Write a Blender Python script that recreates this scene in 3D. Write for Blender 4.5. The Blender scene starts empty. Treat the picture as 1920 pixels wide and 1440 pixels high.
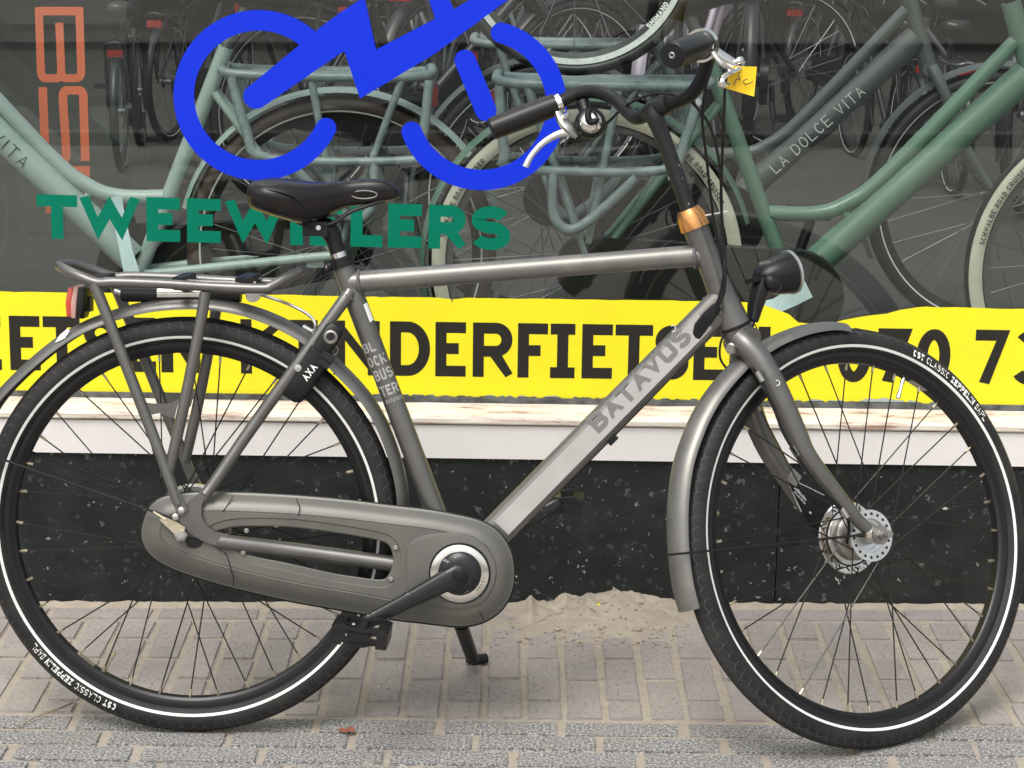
import bpy, bmesh, math, random
import numpy as np
from mathutils import Vector, Matrix
random.seed(7)
SC = bpy.context.scene
COL = SC.collection
R = math.radians

# ------------------------------------------------------------------ camera
F = 4270.0                      # focal length in photo pixels (77 mm equivalent)
PITCH = R(13.2); ROLL = 0.0145; CAMH = 1.4853
fw = Vector((0, math.cos(PITCH), -math.sin(PITCH)))
dn0 = Vector((0, -math.sin(PITCH), -math.cos(PITCH)))
rt0 = Vector((1, 0, 0))
RT = math.cos(ROLL)*rt0 - math.sin(ROLL)*dn0
DN = math.sin(ROLL)*rt0 + math.cos(ROLL)*dn0
CP = Vector((0, 0, CAMH))
cam = bpy.data.cameras.new('camera'); co = bpy.data.objects.new('camera', cam); COL.objects.link(co)
cam.sensor_width = 36; cam.lens = F/1920*36; cam.clip_start = .05; cam.clip_end = 2000
up_ = -DN; bk = -fw
co.matrix_world = Matrix(((RT.x, up_.x, bk.x, CP.x), (RT.y, up_.y, bk.y, CP.y), (RT.z, up_.z, bk.z, CP.z), (0, 0, 0, 1)))
SC.camera = co

# ------------------------------------------------------------------ light
SUN_EL, SUN_AZ = R(58), R(205)          # azimuth clockwise from +Y: behind the camera, a little to its left
w = bpy.data.worlds.new('World'); SC.world = w; w.use_nodes = True
nt = w.node_tree; bg = nt.nodes['Background']
sky = nt.nodes.new('ShaderNodeTexSky'); sky.sky_type = 'NISHITA'; sky.sun_disc = False
sky.sun_elevation = SUN_EL; sky.sun_rotation = SUN_AZ; sky.air_density = 1.6; sky.dust_density = 5; sky.ozone_density = .6
hs = nt.nodes.new('ShaderNodeHueSaturation'); hs.inputs['Saturation'].default_value = .38
nt.links.new(sky.outputs[0], hs.inputs['Color']); nt.links.new(hs.outputs[0], bg.inputs[0])
bg.inputs[1].default_value = .15
sl = bpy.data.lights.new('sun', 'SUN'); sl.energy = 1.2; sl.angle = R(25); sl.color = (1, .985, .96)
so = bpy.data.objects.new('sun', sl); COL.objects.link(so)
sd = Vector((math.sin(SUN_AZ)*math.cos(SUN_EL), math.cos(SUN_AZ)*math.cos(SUN_EL), math.sin(SUN_EL)))
so.rotation_euler = sd.to_track_quat('Z', 'Y').to_euler(); so.location = sd*20
SC.view_settings.view_transform = 'Standard'; SC.view_settings.look = 'None'
SC.view_settings.gamma = 1; SC.view_settings.use_curve_mapping = False
SC.view_settings.exposure = .42

# ------------------------------------------------------------------ pixel -> place
def ray(px, py): px = float(px); py = float(py); return (px-960)/F*RT + (py-720)/F*DN + fw
TILT = .0127
def gz(x): return TILT*(x+.547)
def GR(px, py, h=0.0):                    # on the (slightly tilted) pavement
    r = ray(px, py); n = Vector((-TILT, 0, 1)); c = TILT*.547 + h
    return CP + r*((c - CP.dot(n))/r.dot(n))
def AT(px, py, y):                        # on an upright plane at distance y
    r = ray(px, py); return CP + r*(y/r.y)
def ATZ(px, py, z):
    r = ray(px, py); return CP + r*((z-CAMH)/r.z)
# bicycle frame of reference: rear contact, heading, lateral (towards the wall), up (leaning 6.5 deg to the wall)
O = Vector((-.5472, 3.6819, 0))
yw = R(-2.3); ln = R(6.5)
HD = Vector((math.cos(yw), math.sin(yw), 0)); l0 = Vector((-math.sin(yw), math.cos(yw), 0))
UP = math.cos(ln)*Vector((0, 0, 1)) + math.sin(ln)*l0
LAT = math.cos(ln)*l0 - math.sin(ln)*Vector((0, 0, 1))
def BL(u, v, w_): return O + HD*u + LAT*v + UP*w_
def B(px, py, v=0.0):
    r = ray(px, py); return CP + r*(((O-CP).dot(LAT)+v)/r.dot(LAT))
HT, HB = B(1299, 415), B(1378, 613)
AX = (HT-HB).normalized()
STEER = R(33.67)
rotm = Matrix.Rotation(STEER, 3, AX)
E1 = (HD - HD.dot(AX)*AX).normalized()
E1R = rotm @ E1; LR = rotm @ LAT
FC = HB + E1R*.0784 - AX*.4173            # front wheel centre
RC = O + UP*.358                          # rear wheel centre
def S(px, py, v=0.0):
    r = ray(px, py); return CP + r*(((HB-CP).dot(LR)+v)/r.dot(LR))

# ------------------------------------------------------------------ materials
MATS = {}
def mat(name, col, rough=.5, metal=0.0, col2=None, scale=20, thr=None, bump=0.0, bscale=200, coat=0.0, spec=None, rvar=0, detail=6, sheen=0):
    if name in MATS: return MATS[name]
    m = bpy.data.materials.new(name); m.use_nodes = True; MATS[name] = m
    n = m.node_tree.nodes; L = m.node_tree.links; p = n['Principled BSDF']
    p.inputs['Base Color'].default_value = (*col, 1); p.inputs['Roughness'].default_value = rough; p.inputs['Metallic'].default_value = metal
    if coat: p.inputs['Coat Weight'].default_value = coat; p.inputs['Coat Roughness'].default_value = .12
    if spec is not None: p.inputs['Specular IOR Level'].default_value = spec
    if sheen: p.inputs['Sheen Weight'].default_value = sheen
    tc = n.new('ShaderNodeTexCoord')
    if col2 is not None or rvar:
        t = n.new('ShaderNodeTexNoise'); t.inputs['Scale'].default_value = scale; t.inputs['Detail'].default_value = detail; t.inputs['Roughness'].default_value = .65
        L.new(tc.outputs['Object'], t.inputs['Vector'])
        r = n.new('ShaderNodeValToRGB'); lo, hi = thr if thr else (.3, .7)
        r.color_ramp.elements[0].position = lo; r.color_ramp.elements[1].position = hi
        c2 = col2 or col
        r.color_ramp.elements[0].color = (*col, 1); r.color_ramp.elements[1].color = (*c2, 1)
        L.new(t.outputs[0], r.inputs[0]); L.new(r.outputs[0], p.inputs['Base Color'])
        if rvar:
            mr = n.new('ShaderNodeMapRange'); mr.inputs['To Min'].default_value = rough-rvar; mr.inputs['To Max'].default_value = rough+rvar
            L.new(t.outputs[0], mr.inputs[0]); L.new(mr.outputs[0], p.inputs['Roughness'])
    if bump:
        t2 = n.new('ShaderNodeTexNoise'); t2.inputs['Scale'].default_value = bscale; t2.inputs['Detail'].default_value = 4
        L.new(tc.outputs['Object'], t2.inputs['Vector'])
        b = n.new('ShaderNodeBump'); b.inputs['Strength'].default_value = bump; b.inputs['Distance'].default_value = .002
        L.new(t2.outputs[0], b.inputs['Height']); L.new(b.outputs[0], p.inputs['Normal'])
    return m

frame_m = mat('grey_paint', (.170, .167, .158), .37, .68, (.128, .126, .119), 17, (.38, .72), .10, 700, coat=.1, rvar=.08)
dust_m = mat('dusty_grey_paint', (.180, .177, .166), .40, .64, (.25, .24, .215), 11, (.45, .75), .10, 700, rvar=.09)
case_m = mat('chaincase_plastic', (.118, .117, .105), .41, .25, (.155, .15, .13), 7, (.42, .75), .10, 1000, rvar=.06)
black_m = mat('black_plastic', (.006, .006, .007), .42, 0, (.018, .018, .018), 40, (.5, .9), .05, 700, spec=.35)
blackpaint_m = mat('worn_black_paint', (.012, .012, .013), .33, .1, (.42, .42, .41), 90, (.655, .67), 0)
vinyl_m = mat('black_saddle_vinyl', (.006, .0055, .006), .27, 0, (.010, .009, .009), 60, (.4, .8), .10, 1500, spec=.4)
grip_m = mat('black_leather_grip', (.006, .005, .005), .36, 0, (.011, .010, .010), 80, (.4, .8), .12, 900, spec=.4)
rim_m = mat('black_rim', (.007, .007, .008), .33, 0, (.03, .029, .027), 30, (.6, .95), spec=.4)
spoke_m = mat('dark_spoke', (.035, .034, .033), .35, .8)
brass_m = mat('nipple_brass', (.48, .43, .32), .45, .9)
chrome_m = mat('polished_alloy', (.78, .77, .74), .16, 1, (.6, .58, .54), 60, (.4, .8))
alloy_m = mat('satin_alloy', (.62, .62, .60), .34, .95, (.42, .41, .38), 40, (.45, .8))
hub_m = mat('bright_hub_alloy', (.74, .74, .73), .30, .85, (.6, .6, .58), 40, (.45, .8))
steel_m = mat('dull_steel', (.36, .35, .33), .42, .9, (.22, .2, .17), 50, (.4, .8))
tan_m = mat('zinc_plate', (.62, .55, .42), .38, .8, (.4, .33, .24), 70, (.45, .8))
gold_m = mat('copper_collar', (.74, .36, .12), .24, .9, (.62, .30, .12), 30)
white_m = mat('reflective_strip', (.72, .73, .70), .45, 0, (.5, .5, .47), 30, (.5, .9))
print_m = mat('white_print', (.78, .78, .76), .5)
decal_m = mat('pale_decal', (.38, .375, .36), .45, .2)
panel_m = mat('silver_panel', (.50, .50, .485), .40, .4, (.40, .395, .37), 7, (.4, .8))
decal2_m = mat('grey_decal', (.19, .188, .18), .5, .2)
red_m = mat('red_reflector', (.26, .014, .010), .2, 0, coat=.5)
clear_m = mat('clear_lens', (.75, .70, .68), .12, 0, coat=.5)
yellowtag_m = mat('yellow_paper', (.85, .55, .01), .6)
ink_m = mat('ink', (.03, .025, .03), .6)
mint_m = mat('mint_frame_paint', (.35, .425, .395), .4, .0, (.32, .39, .365), 8, coat=.2)
green_m = mat('green_frame_paint', (.12, .205, .150), .36, .0, (.10, .178, .13), 8, coat=.3)
wrap_m = mat('foil_wrap', (.24, .29, .29), .32, 0, (.13, .165, .17), 25, (.35, .7), .6, 60)
foil_m = mat('pale_blue_foil', (.70, .85, .88), .45, 0, (.6, .76, .80), 20, (.4, .7), .4, 40)
cream_m = mat('cream_tyre', (.60, .57, .46), .6, 0, (.5, .47, .38), 20)
bgblack_m = mat('shop_black', (.014, .014, .015), .38, .2)
bggrey_m = mat('shop_grey_metal', (.16, .165, .17), .35, .7)
bgdark_m = mat('dark_frame_paint', (.05, .055, .06), .33, .3)
browntyre_m = mat('brown_tyre', (.045, .028, .02), .6)
lilac_m = mat('lilac_tube', (.35, .30, .36), .4, .3)

def tyre_material():
    m = bpy.data.materials.new('tyre_rubber'); m.use_nodes = True
    n = m.node_tree.nodes; L = m.node_tree.links; p = n['Principled BSDF']
    p.inputs['Roughness'].default_value = .62; p.inputs['Specular IOR Level'].default_value = .35
    uv = n.new('ShaderNodeUVMap'); sp = n.new('ShaderNodeSeparateXYZ'); L.new(uv.outputs[0], sp.inputs[0])
    def mth(op, a, b=None):
        q = n.new('ShaderNodeMath'); q.operation = op
        for i, x in enumerate((a, b)):
            if x is None: continue
            if isinstance(x, (int, float)): q.inputs[i].default_value = x
            else: L.new(x, q.inputs[i])
        return q.outputs[0]
    # u: 0..1 round the wheel; v: -1..1 across (0 = crown)
    av = mth('ABSOLUTE', sp.outputs['Y'])
    crown = mth('LESS_THAN', av, .42)
    zig = mth('PINGPONG', mth('MULTIPLY', sp.outputs['X'], 110), .5)
    lim = mth('ADD', mth('MULTIPLY', zig, .16), .30)
    edge = mth('COMPARE', av, lim); edge.node.inputs[2].default_value = .018
    fine = mth('PINGPONG', mth('ADD', mth('MULTIPLY', sp.outputs['X'], 1200), mth('MULTIPLY', sp.outputs['Y'], 26)), .5)
    fine = mth('MULTIPLY', mth('MULTIPLY', fine, mth('LESS_THAN', av, .30)), .8)
    sip = mth('FRACT', mth('ADD', mth('MULTIPLY', sp.outputs['X'], 110), mth('MULTIPLY', av, 1.2)))
    sip = mth('MULTIPLY', mth('LESS_THAN', sip, .10), mth('MULTIPLY', mth('GREATER_THAN', av, .16), mth('LESS_THAN', av, .52)))
    h = mth('SUBTRACT', mth('SUBTRACT', fine, mth('MULTIPLY', edge, 1.4)), mth('MULTIPLY', sip, 1.6))
    b = n.new('ShaderNodeBump'); b.inputs['Strength'].default_value = 1; b.inputs['Distance'].default_value = .0025
    L.new(h, b.inputs['Height']); L.new(b.outputs[0], p.inputs['Normal'])
    tc = n.new('ShaderNodeTexCoord'); t = n.new('ShaderNodeTexNoise'); t.inputs['Scale'].default_value = 18; t.inputs['Detail'].default_value = 8
    L.new(tc.outputs['Object'], t.inputs['Vector'])
    r = n.new('ShaderNodeValToRGB'); r.color_ramp.elements[0].color = (.011, .011, .012, 1); r.color_ramp.elements[1].color = (.026, .025, .023, 1)
    r.color_ramp.elements[0].position = .4; r.color_ramp.elements[1].position = .8
    L.new(t.outputs[0], r.inputs[0])
    gm = n.new('ShaderNodeMix'); gm.data_type = 'RGBA'; gm.inputs[7].default_value = (.075, .072, .068, 1); L.new(r.outputs[0], gm.inputs[6])
    L.new(mth('MINIMUM', mth('ADD', mth('ADD', mth('MULTIPLY', edge, .5), mth('MULTIPLY', sip, .45)), mth('MULTIPLY', fine, .4)), 1.0), gm.inputs[0]); L.new(gm.outputs[2], p.inputs['Base Color'])
    return m
tyre_m = tyre_material()

def brick_material(name, c1, c2, pit, pitscale, pthr, joint=(.33, .29, .23)):
    m = bpy.data.materials.new(name); m.use_nodes = True
    n = m.node_tree.nodes; L = m.node_tree.links; p = n['Principled BSDF']; p.inputs['Roughness'].default_value = .88
    tc = n.new('ShaderNodeTexCoord'); oi = n.new('ShaderNodeObjectInfo')
    geo = n.new('ShaderNodeNewGeometry')
    mp = n.new('ShaderNodeVectorMath'); mp.operation = 'ADD'
    cb = n.new('ShaderNodeCombineXYZ'); L.new(oi.outputs['Random'], cb.inputs[0])
    sc_ = n.new('ShaderNodeVectorMath'); sc_.operation = 'SCALE'; sc_.inputs['Scale'].default_value = 37; L.new(cb.outputs[0], sc_.inputs[0])
    L.new(tc.outputs['Object'], mp.inputs[0]); L.new(sc_.outputs[0], mp.inputs[1])
    def noise(s, d=5):
        t = n.new('ShaderNodeTexNoise'); t.inputs['Scale'].default_value = s; t.inputs['Detail'].default_value = d; t.inputs['Roughness'].default_value = .7
        L.new(mp.outputs[0], t.inputs['Vector']); return t.outputs[0]
    def mix(f, a, b):
        q = n.new('ShaderNodeMix'); q.data_type = 'RGBA'
        if isinstance(f, float): q.inputs[0].default_value = f
        else: L.new(f, q.inputs[0])
        for i, x in ((6, a), (7, b)):
            if isinstance(x, tuple): q.inputs[i].default_value = (*x, 1)
            else: L.new(x, q.inputs[i])
        return q.outputs[2]
    def ramp(f, lo, hi):
        q = n.new('ShaderNodeMapRange'); q.inputs[1].default_value = lo; q.inputs[2].default_value = hi; L.new(f, q.inputs[0]); return q.outputs[0]
    base = mix(oi.outputs['Random'], c1, c2)
    base = mix(ramp(noise(9), .35, .75), base, tuple(x*.82 for x in c1))
    pn = noise(pitscale, 3)
    base = mix(ramp(pn, pthr[0], pthr[1]), base, pit)
    base = mix(ramp(noise(pitscale*1.7, 2), .64, .70), base, tuple(min(.6, x*1.55) for x in c1))
    dustf = ramp(noise(5.3, 8), .45, .85)
    base = mix(dustf, base, tuple(.6*a+.4*b for a, b in zip(joint, c1)))
    L.new(base, p.inputs['Base Color'])
    b = n.new('ShaderNodeBump'); b.inputs['Strength'].default_value = .7; b.inputs['Distance'].default_value = .0015
    inv = n.new('ShaderNodeMath'); inv.operation = 'SUBTRACT'; inv.inputs[0].default_value = 1; L.new(ramp(pn, pthr[0]-.05, pthr[1]), inv.inputs[1])
    L.new(inv.outputs[0], b.inputs['Height']); L.new(b.outputs[0], p.inputs['Normal'])
    return m
brickA_m = brick_material('beige_paver', (.285, .26, .243), (.35, .316, .294), (.13, .112, .105), 135, (.60, .655))
brickB_m = brick_material('blue_grey_paver', (.118, .123, .141), (.158, .16, .175), (.44, .425, .39), 210, (.47, .56))
sand_m = mat('joint_sand', (.40, .35, .285), .95, 0, (.30, .262, .215), 60, (.3, .7), .8, 500)
pile_m = mat('pile_sand', (.37, .325, .26), .95, 0, (.29, .25, .20), 25, (.3, .7), .9, 350)

def granite():
    m = bpy.data.materials.new('black_granite'); m.use_nodes = True
    n = m.node_tree.nodes; L = m.node_tree.links; p = n['Principled BSDF']
    p.inputs['Roughness'].default_value = .22; p.inputs['Specular IOR Level'].default_value = .22
    tc = n.new('ShaderNodeTexCoord')
    nz = n.new('ShaderNodeTexNoise'); nz.inputs['Scale'].default_value = 90; L.new(tc.outputs['Object'], nz.inputs['Vector'])
    off = n.new('ShaderNodeVectorMath'); off.operation = 'MULTIPLY_ADD'; off.inputs[1].default_value = (.03, .03, .03)
    L.new(nz.outputs[1], off.inputs[0]); L.new(tc.outputs['Object'], off.inputs[2])
    cur = (.010, .0125, .0125)
    last = None
    def layer(scale, rthr, size, col, prev, fac):
        v = n.new('ShaderNodeTexVoronoi'); v.inputs['Scale'].default_value = scale; L.new(off.outputs[0], v.inputs['Vector'])
        s = n.new('ShaderNodeSeparateColor'); L.new(v.outputs['Color'], s.inputs[0])
        a = n.new('ShaderNodeMath'); a.operation = 'GREATER_THAN'; a.inputs[1].default_value = rthr; L.new(s.outputs[0], a.inputs[0])
        d = n.new('ShaderNodeMath'); d.operation = 'LESS_THAN'; d.inputs[1].default_value = size; L.new(v.outputs['Distance'], d.inputs[0])
        f = n.new('ShaderNodeMath'); f.operation = 'MULTIPLY'; L.new(a.outputs[0], f.inputs[0]); L.new(d.outputs[0], f.inputs[1])
        f2 = n.new('ShaderNodeMath'); f2.operation = 'MULTIPLY'; L.new(f.outputs[0], f2.inputs[0])
        f3 = n.new('ShaderNodeMath'); f3.operation = 'MULTIPLY'; f3.inputs[1].default_value = fac; L.new(s.outputs[1], f3.inputs[0]); L.new(f3.outputs[0], f2.inputs[1])
        q = n.new('ShaderNodeMix'); q.data_type = 'RGBA'; L.new(f2.outputs[0], q.inputs[0])
        if isinstance(prev, tuple): q.inputs[6].default_value = (*prev, 1)
        else: L.new(prev, q.inputs[6])
        q.inputs[7].default_value = (*col, 1)
        return q.outputs[2]
    nz2 = n.new('ShaderNodeTexNoise'); nz2.inputs['Scale'].default_value = 14; nz2.inputs['Detail'].default_value = 7; L.new(tc.outputs['Object'], nz2.inputs['Vector'])
    q = n.new('ShaderNodeMix'); q.data_type = 'RGBA'; L.new(nz2.outputs[0], q.inputs[0]); q.inputs[6].default_value = (.006, .008, .008, 1); q.inputs[7].default_value = (.030, .034, .033, 1)
    c = layer(60, .70, .30, (.05, .06, .057), q.outputs[2], .9)
    c = layer(40, .90, .25, (.13, .15, .14), c, 1.0)
    c = layer(120, .945, .32, (.30, .33, .31), c, 1.0)
    c = layer(34, .97, .16, (.55, .62, .57), c, 1.3)
    mp = n.new('ShaderNodeMapping'); mp.inputs['Scale'].default_value = (2.2, 2.2, 5.5); L.new(tc.outputs['Object'], mp.inputs[0])
    dn = n.new('ShaderNodeTexNoise'); dn.inputs['Scale'].default_value = 1; dn.inputs['Detail'].default_value = 10; dn.inputs['Roughness'].default_value = .72; L.new(mp.outputs[0], dn.inputs['Vector'])
    dm = n.new('ShaderNodeMapRange'); dm.inputs[1].default_value = .5; dm.inputs[2].default_value = .85; dm.inputs[4].default_value = .3; L.new(dn.outputs[0], dm.inputs[0])
    dq = n.new('ShaderNodeMix'); dq.data_type = 'RGBA'; L.new(dm.outputs[0], dq.inputs[0]); L.new(c, dq.inputs[6]); dq.inputs[7].default_value = (.11, .105, .095, 1)
    L.new(dq.outputs[2], p.inputs['Base Color'])
    return m
granite_m = granite()
def peeling():
    m = bpy.data.materials.new('peeling_paint'); m.use_nodes = True
    n = m.node_tree.nodes; L = m.node_tree.links; p = n['Principled BSDF']; p.inputs['Roughness'].default_value = .6
    tc = n.new('ShaderNodeTexCoord'); mp = n.new('ShaderNodeMapping'); mp.inputs['Scale'].default_value = (9, 60, 60); L.new(tc.outputs['Object'], mp.inputs[0])
    t = n.new('ShaderNodeTexNoise'); t.inputs['Scale'].default_value = 1; t.inputs['Detail'].default_value = 9; t.inputs['Roughness'].default_value = .7; L.new(mp.outputs[0], t.inputs['Vector'])
    r = n.new('ShaderNodeValToRGB'); e = r.color_ramp.elements
    e[0].position = .36; e[0].color = (.34, .22, .16, 1); e[1].position = .45; e[1].color = (.62, .53, .46, 1)
    for pos, c in ((.52, (.66, .62, .52)), (.60, (.74, .71, .64))):
        x = e.new(pos); x.color = (*c, 1)
    L.new(t.outputs[0], r.inputs[0]); L.new(r.outputs[0], p.inputs['Base Color'])
    b = n.new('ShaderNodeBump'); b.inputs['Strength'].default_value = .7; b.inputs['Distance'].default_value = .002; L.new(t.outputs[0], b.inputs['Height']); L.new(b.outputs[0], p.inputs['Normal'])
    return m
peel_m = peeling()
board_m = mat('white_board_paint', (.74, .715, .70), .5, 0, (.69, .66, .64), 5, (.35, .8), .08, 60)
gasket_m = mat('grey_gasket', (.13, .14, .14), .5, 0, (.05, .05, .05), 25, (.4, .6))
yellow_m = mat('yellow_vinyl', (.87, .775, .022), .42, 0, (.82, .72, .03), 7, (.4, .75), .25, 14, spec=.25)
blackvinyl_m = mat('dark_vinyl', (.028, .026, .022), .45, spec=.12)
blue_m = mat('blue_vinyl', (.003, .030, .66), .4, spec=.25)
greenv_m = mat('green_vinyl', (.0, .168, .10), .5, spec=.12)
orange_m = mat('orange_vinyl', (.88, .22, .12), .5, spec=.12)
film_m = mat('film_residue', (.45, .52, .50), .5, 0, (.36, .42, .41), 20)
facade_m = mat('facade_paint', (.55, .53, .5), .8, 0, (.48, .46, .43), 3)
floor_m = mat('shop_floor', (.046, .043, .036), .6, 0, (.028, .027, .023), 3, (.3, .7))
room_m = mat('shop_wall', (.10, .095, .088), .8, 0, (.07, .068, .06), 2)
twig_m = mat('dry_twig', (.28, .2, .12), .8)
leaf_m = mat('dry_leaf', (.22, .07, .04), .7)
def glass():
    m = bpy.data.materials.new('window_glass'); m.use_nodes = True
    n = m.node_tree.nodes; L = m.node_tree.links; n.remove(n['Principled BSDF'])
    t = n.new('ShaderNodeBsdfTransparent'); t.inputs[0].default_value = (.94, .972, .955, 1)
    g = n.new('ShaderNodeBsdfGlossy'); g.inputs['Roughness'].default_value = .01
    lw = n.new('ShaderNodeLayerWeight'); lw.inputs[0].default_value = .5      # facing = 1 - |cos|
    pw = n.new('ShaderNodeMath'); pw.operation = 'POWER'; pw.inputs[1].default_value = 5; L.new(lw.outputs['Facing'], pw.inputs[0])
    f = n.new('ShaderNodeMath'); f.operation = 'MULTIPLY_ADD'; f.inputs[1].default_value = .95; f.inputs[2].default_value = .05; L.new(pw.outputs[0], f.inputs[0])
    mx = n.new('ShaderNodeMixShader'); L.new(f.outputs[0], mx.inputs[0]); L.new(t.outputs[0], mx.inputs[1]); L.new(g.outputs[0], mx.inputs[2])
    L.new(mx.outputs[0], n['Material Output'].inputs[0])
    return m
glass_m = glass()

# ------------------------------------------------------------------ mesh building
def frame_of(d):
    d = d.normalized(); a = Vector((0, 0, 1)) if abs(d.z) < .9 else Vector((1, 0, 0))
    x = a.cross(d).normalized(); return x, d.cross(x)
def spline(pts, k=6):
    P = [Vector(p) for p in pts]; out = []
    for i in range(len(P)-1):
        p0 = P[max(i-1, 0)]; p1 = P[i]; p2 = P[i+1]; p3 = P[min(i+2, len(P)-1)]
        for j in range(k):
            t = j/k
            out.append(.5*((2*p1)+(p2-p0)*t+(2*p0-5*p1+4*p2-p3)*t*t+(3*p1-p0-3*p2+p3)*t**3))
    out.append(P[-1]); return out
def lerp_list(a, n):
    xs = np.linspace(0, len(a)-1, n); return [float(v) for v in np.interp(xs, range(len(a)), a)]
class MB:
    def __init__(s): s.v = []; s.f = []; s.m = []; s.uv = None
    def add(s, vs, fs, mi=0):
        b = len(s.v); s.v += [Vector(x) for x in vs]
        for f in fs: s.f.append([i+b for i in f]); s.m.append(mi)
    def tube(s, pts, r, n=12, mi=0, cap=True, closed=False, oval=None, sq=None):
        P = [Vector(p) for p in pts]; N = len(P)
        rr = [r]*N if isinstance(r, (int, float)) else lerp_list(r, N)
        T = []
        for i in range(N):
            a = P[(i-1) % N] if closed or i > 0 else P[i]; b = P[(i+1) % N] if closed or i < N-1 else P[i]
            T.append((b-a).normalized())
        x, y = frame_of(T[0])
        if oval: x = (oval[1]-oval[1].dot(T[0])*T[0]).normalized(); y = T[0].cross(x)
        vs = []
        for i in range(N):
            x = (x - x.dot(T[i])*T[i]).normalized(); y = T[i].cross(x)
            for k in range(n):
                a = 2*math.pi*k/n; ox = oval[0] if oval else 1; ca, sa = math.cos(a), math.sin(a)
                if sq: ca = math.copysign(abs(ca)**(2/sq), ca); sa = math.copysign(abs(sa)**(2/sq), sa)
                vs.append(P[i] + rr[i]*(ox*ca*x + sa*y))
        fs = []
        for i in range(N if closed else N-1):
            for k in range(n):
                a = i*n+k; b_ = i*n+(k+1) % n; j = ((i+1) % N)*n
                fs.append([a, b_, j+(k+1) % n, j+k])
        if cap and not closed:
            fs.append(list(range(n))[::-1]); fs.append([(N-1)*n+k for k in range(n)])
        s.add(vs, fs, mi); return s
    def lathe(s, c, ax, prof, n=32, mi=0, closed=False, ang=None, ref=None):
        ax = ax.normalized(); x, y = frame_of(ax)
        if ref is not None: x = (ref-ref.dot(ax)*ax).normalized(); y = ax.cross(x)
        m = len(prof); vs = []; a0, a1 = ang if ang else (0, 2*math.pi); N = n if not ang else n+1
        for i in range(N):
            a = a0+(a1-a0)*i/n
            d = math.cos(a)*x+math.sin(a)*y
            for r_, h in prof: vs.append(c+d*r_+ax*h)
        fs = []
        for i in range(n):
            j = (i+1) % N
            for k in range(m if closed else m-1):
                k2 = (k+1) % m; fs.append([i*m+k, j*m+k, j*m+k2, i*m+k2])
        s.add(vs, fs, mi); return s
    def prism(s, poly, d, mi=0):
        n = len(poly); P = [Vector(p) for p in poly]
        s.add(P+[p+d for p in P], [list(range(n))[::-1], [n+i for i in range(n)]]+[[i, (i+1) % n, n+(i+1) % n, n+i] for i in range(n)], mi); return s
    def box(s, c, x, y, z, mi=0):
        vs = [c+x*a+y*b+z*d for d in (-1, 1) for b in (-1, 1) for a in (-1, 1)]
        s.add(vs, [[0, 2, 3, 1], [4, 5, 7, 6], [0, 1, 5, 4], [1, 3, 7, 5], [3, 2, 6, 7], [2, 0, 4, 6]], mi); return s
    def sphere(s, c, rx, n=16, mi=0, x=None, y=None, z=None):
        x = x or Vector((rx, 0, 0)); y = y or Vector((0, rx, 0)); z = z or Vector((0, 0, rx))
        m = n//2; vs = []
        for i in range(m+1):
            t = math.pi*i/m
            for k in range(n):
                a = 2*math.pi*k/n; vs.append(c+math.sin(t)*(math.cos(a)*x+math.sin(a)*y)+math.cos(t)*z)
        s.add(vs, [[i*n+k, (i+1)*n+k, (i+1)*n+(k+1) % n, i*n+(k+1) % n] for i in range(m) for k in range(n)], mi); return s
    def mesh(s, name, mats, off, ang=40):
        me = bpy.data.meshes.new(name); me.from_pydata([v-off for v in s.v], [], s.f)
        for m in mats: me.materials.append(m)
        me.polygons.foreach_set('material_index', s.m)
        if s.uv is not None:
            ul = me.uv_layers.new(name='UVMap')
            for lp in me.loops: ul.data[lp.index].uv = s.uv[lp.vertex_index]
        bm = bmesh.new(); bm.from_mesh(me); bmesh.ops.remove_doubles(bm, verts=bm.verts, dist=1e-6) if s.uv is None else None
        bmesh.ops.recalc_face_normals(bm, faces=bm.faces); bm.to_mesh(me); bm.free()
        me.shade_smooth(); me.set_sharp_from_angle(angle=R(ang)); me.update()
        return me
    def build(s, name, mats, parent=None, off=None, ang=40):
        if not isinstance(mats, (list, tuple)): mats = [mats]
        if off is None: off = OFF.get(parent.name, Vector()) if parent else Vector()
        o = bpy.data.objects.new(name, s.mesh(name, mats, off, ang)); COL.objects.link(o)
        if parent: o.parent = parent
        if parent: OFF[o.name] = off
        return o
OFF = {}
def thing(name, label, cat, loc=(0, 0, 0), group=None):
    o = bpy.data.objects.new(name, None); COL.objects.link(o); o.location = loc; o.empty_display_size = .1
    o['label'] = label; o['category'] = cat
    if group: o['group'] = group
    OFF[o.name] = Vector(loc); return o
def tag(o, label, cat, group=None):
    o['label'] = label; o['category'] = cat
    if group: o['group'] = group
    return o
def recenter(o):
    """move a top-level mesh's origin to the middle of its base"""
    vs = [v.co for v in o.data.vertices]; c = Vector(((min(v.x for v in vs)+max(v.x for v in vs))/2, (min(v.y for v in vs)+max(v.y for v in vs))/2, min(v.z for v in vs)))
    for v in o.data.vertices: v.co -= c
    o.location = o.location+c; return o

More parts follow.
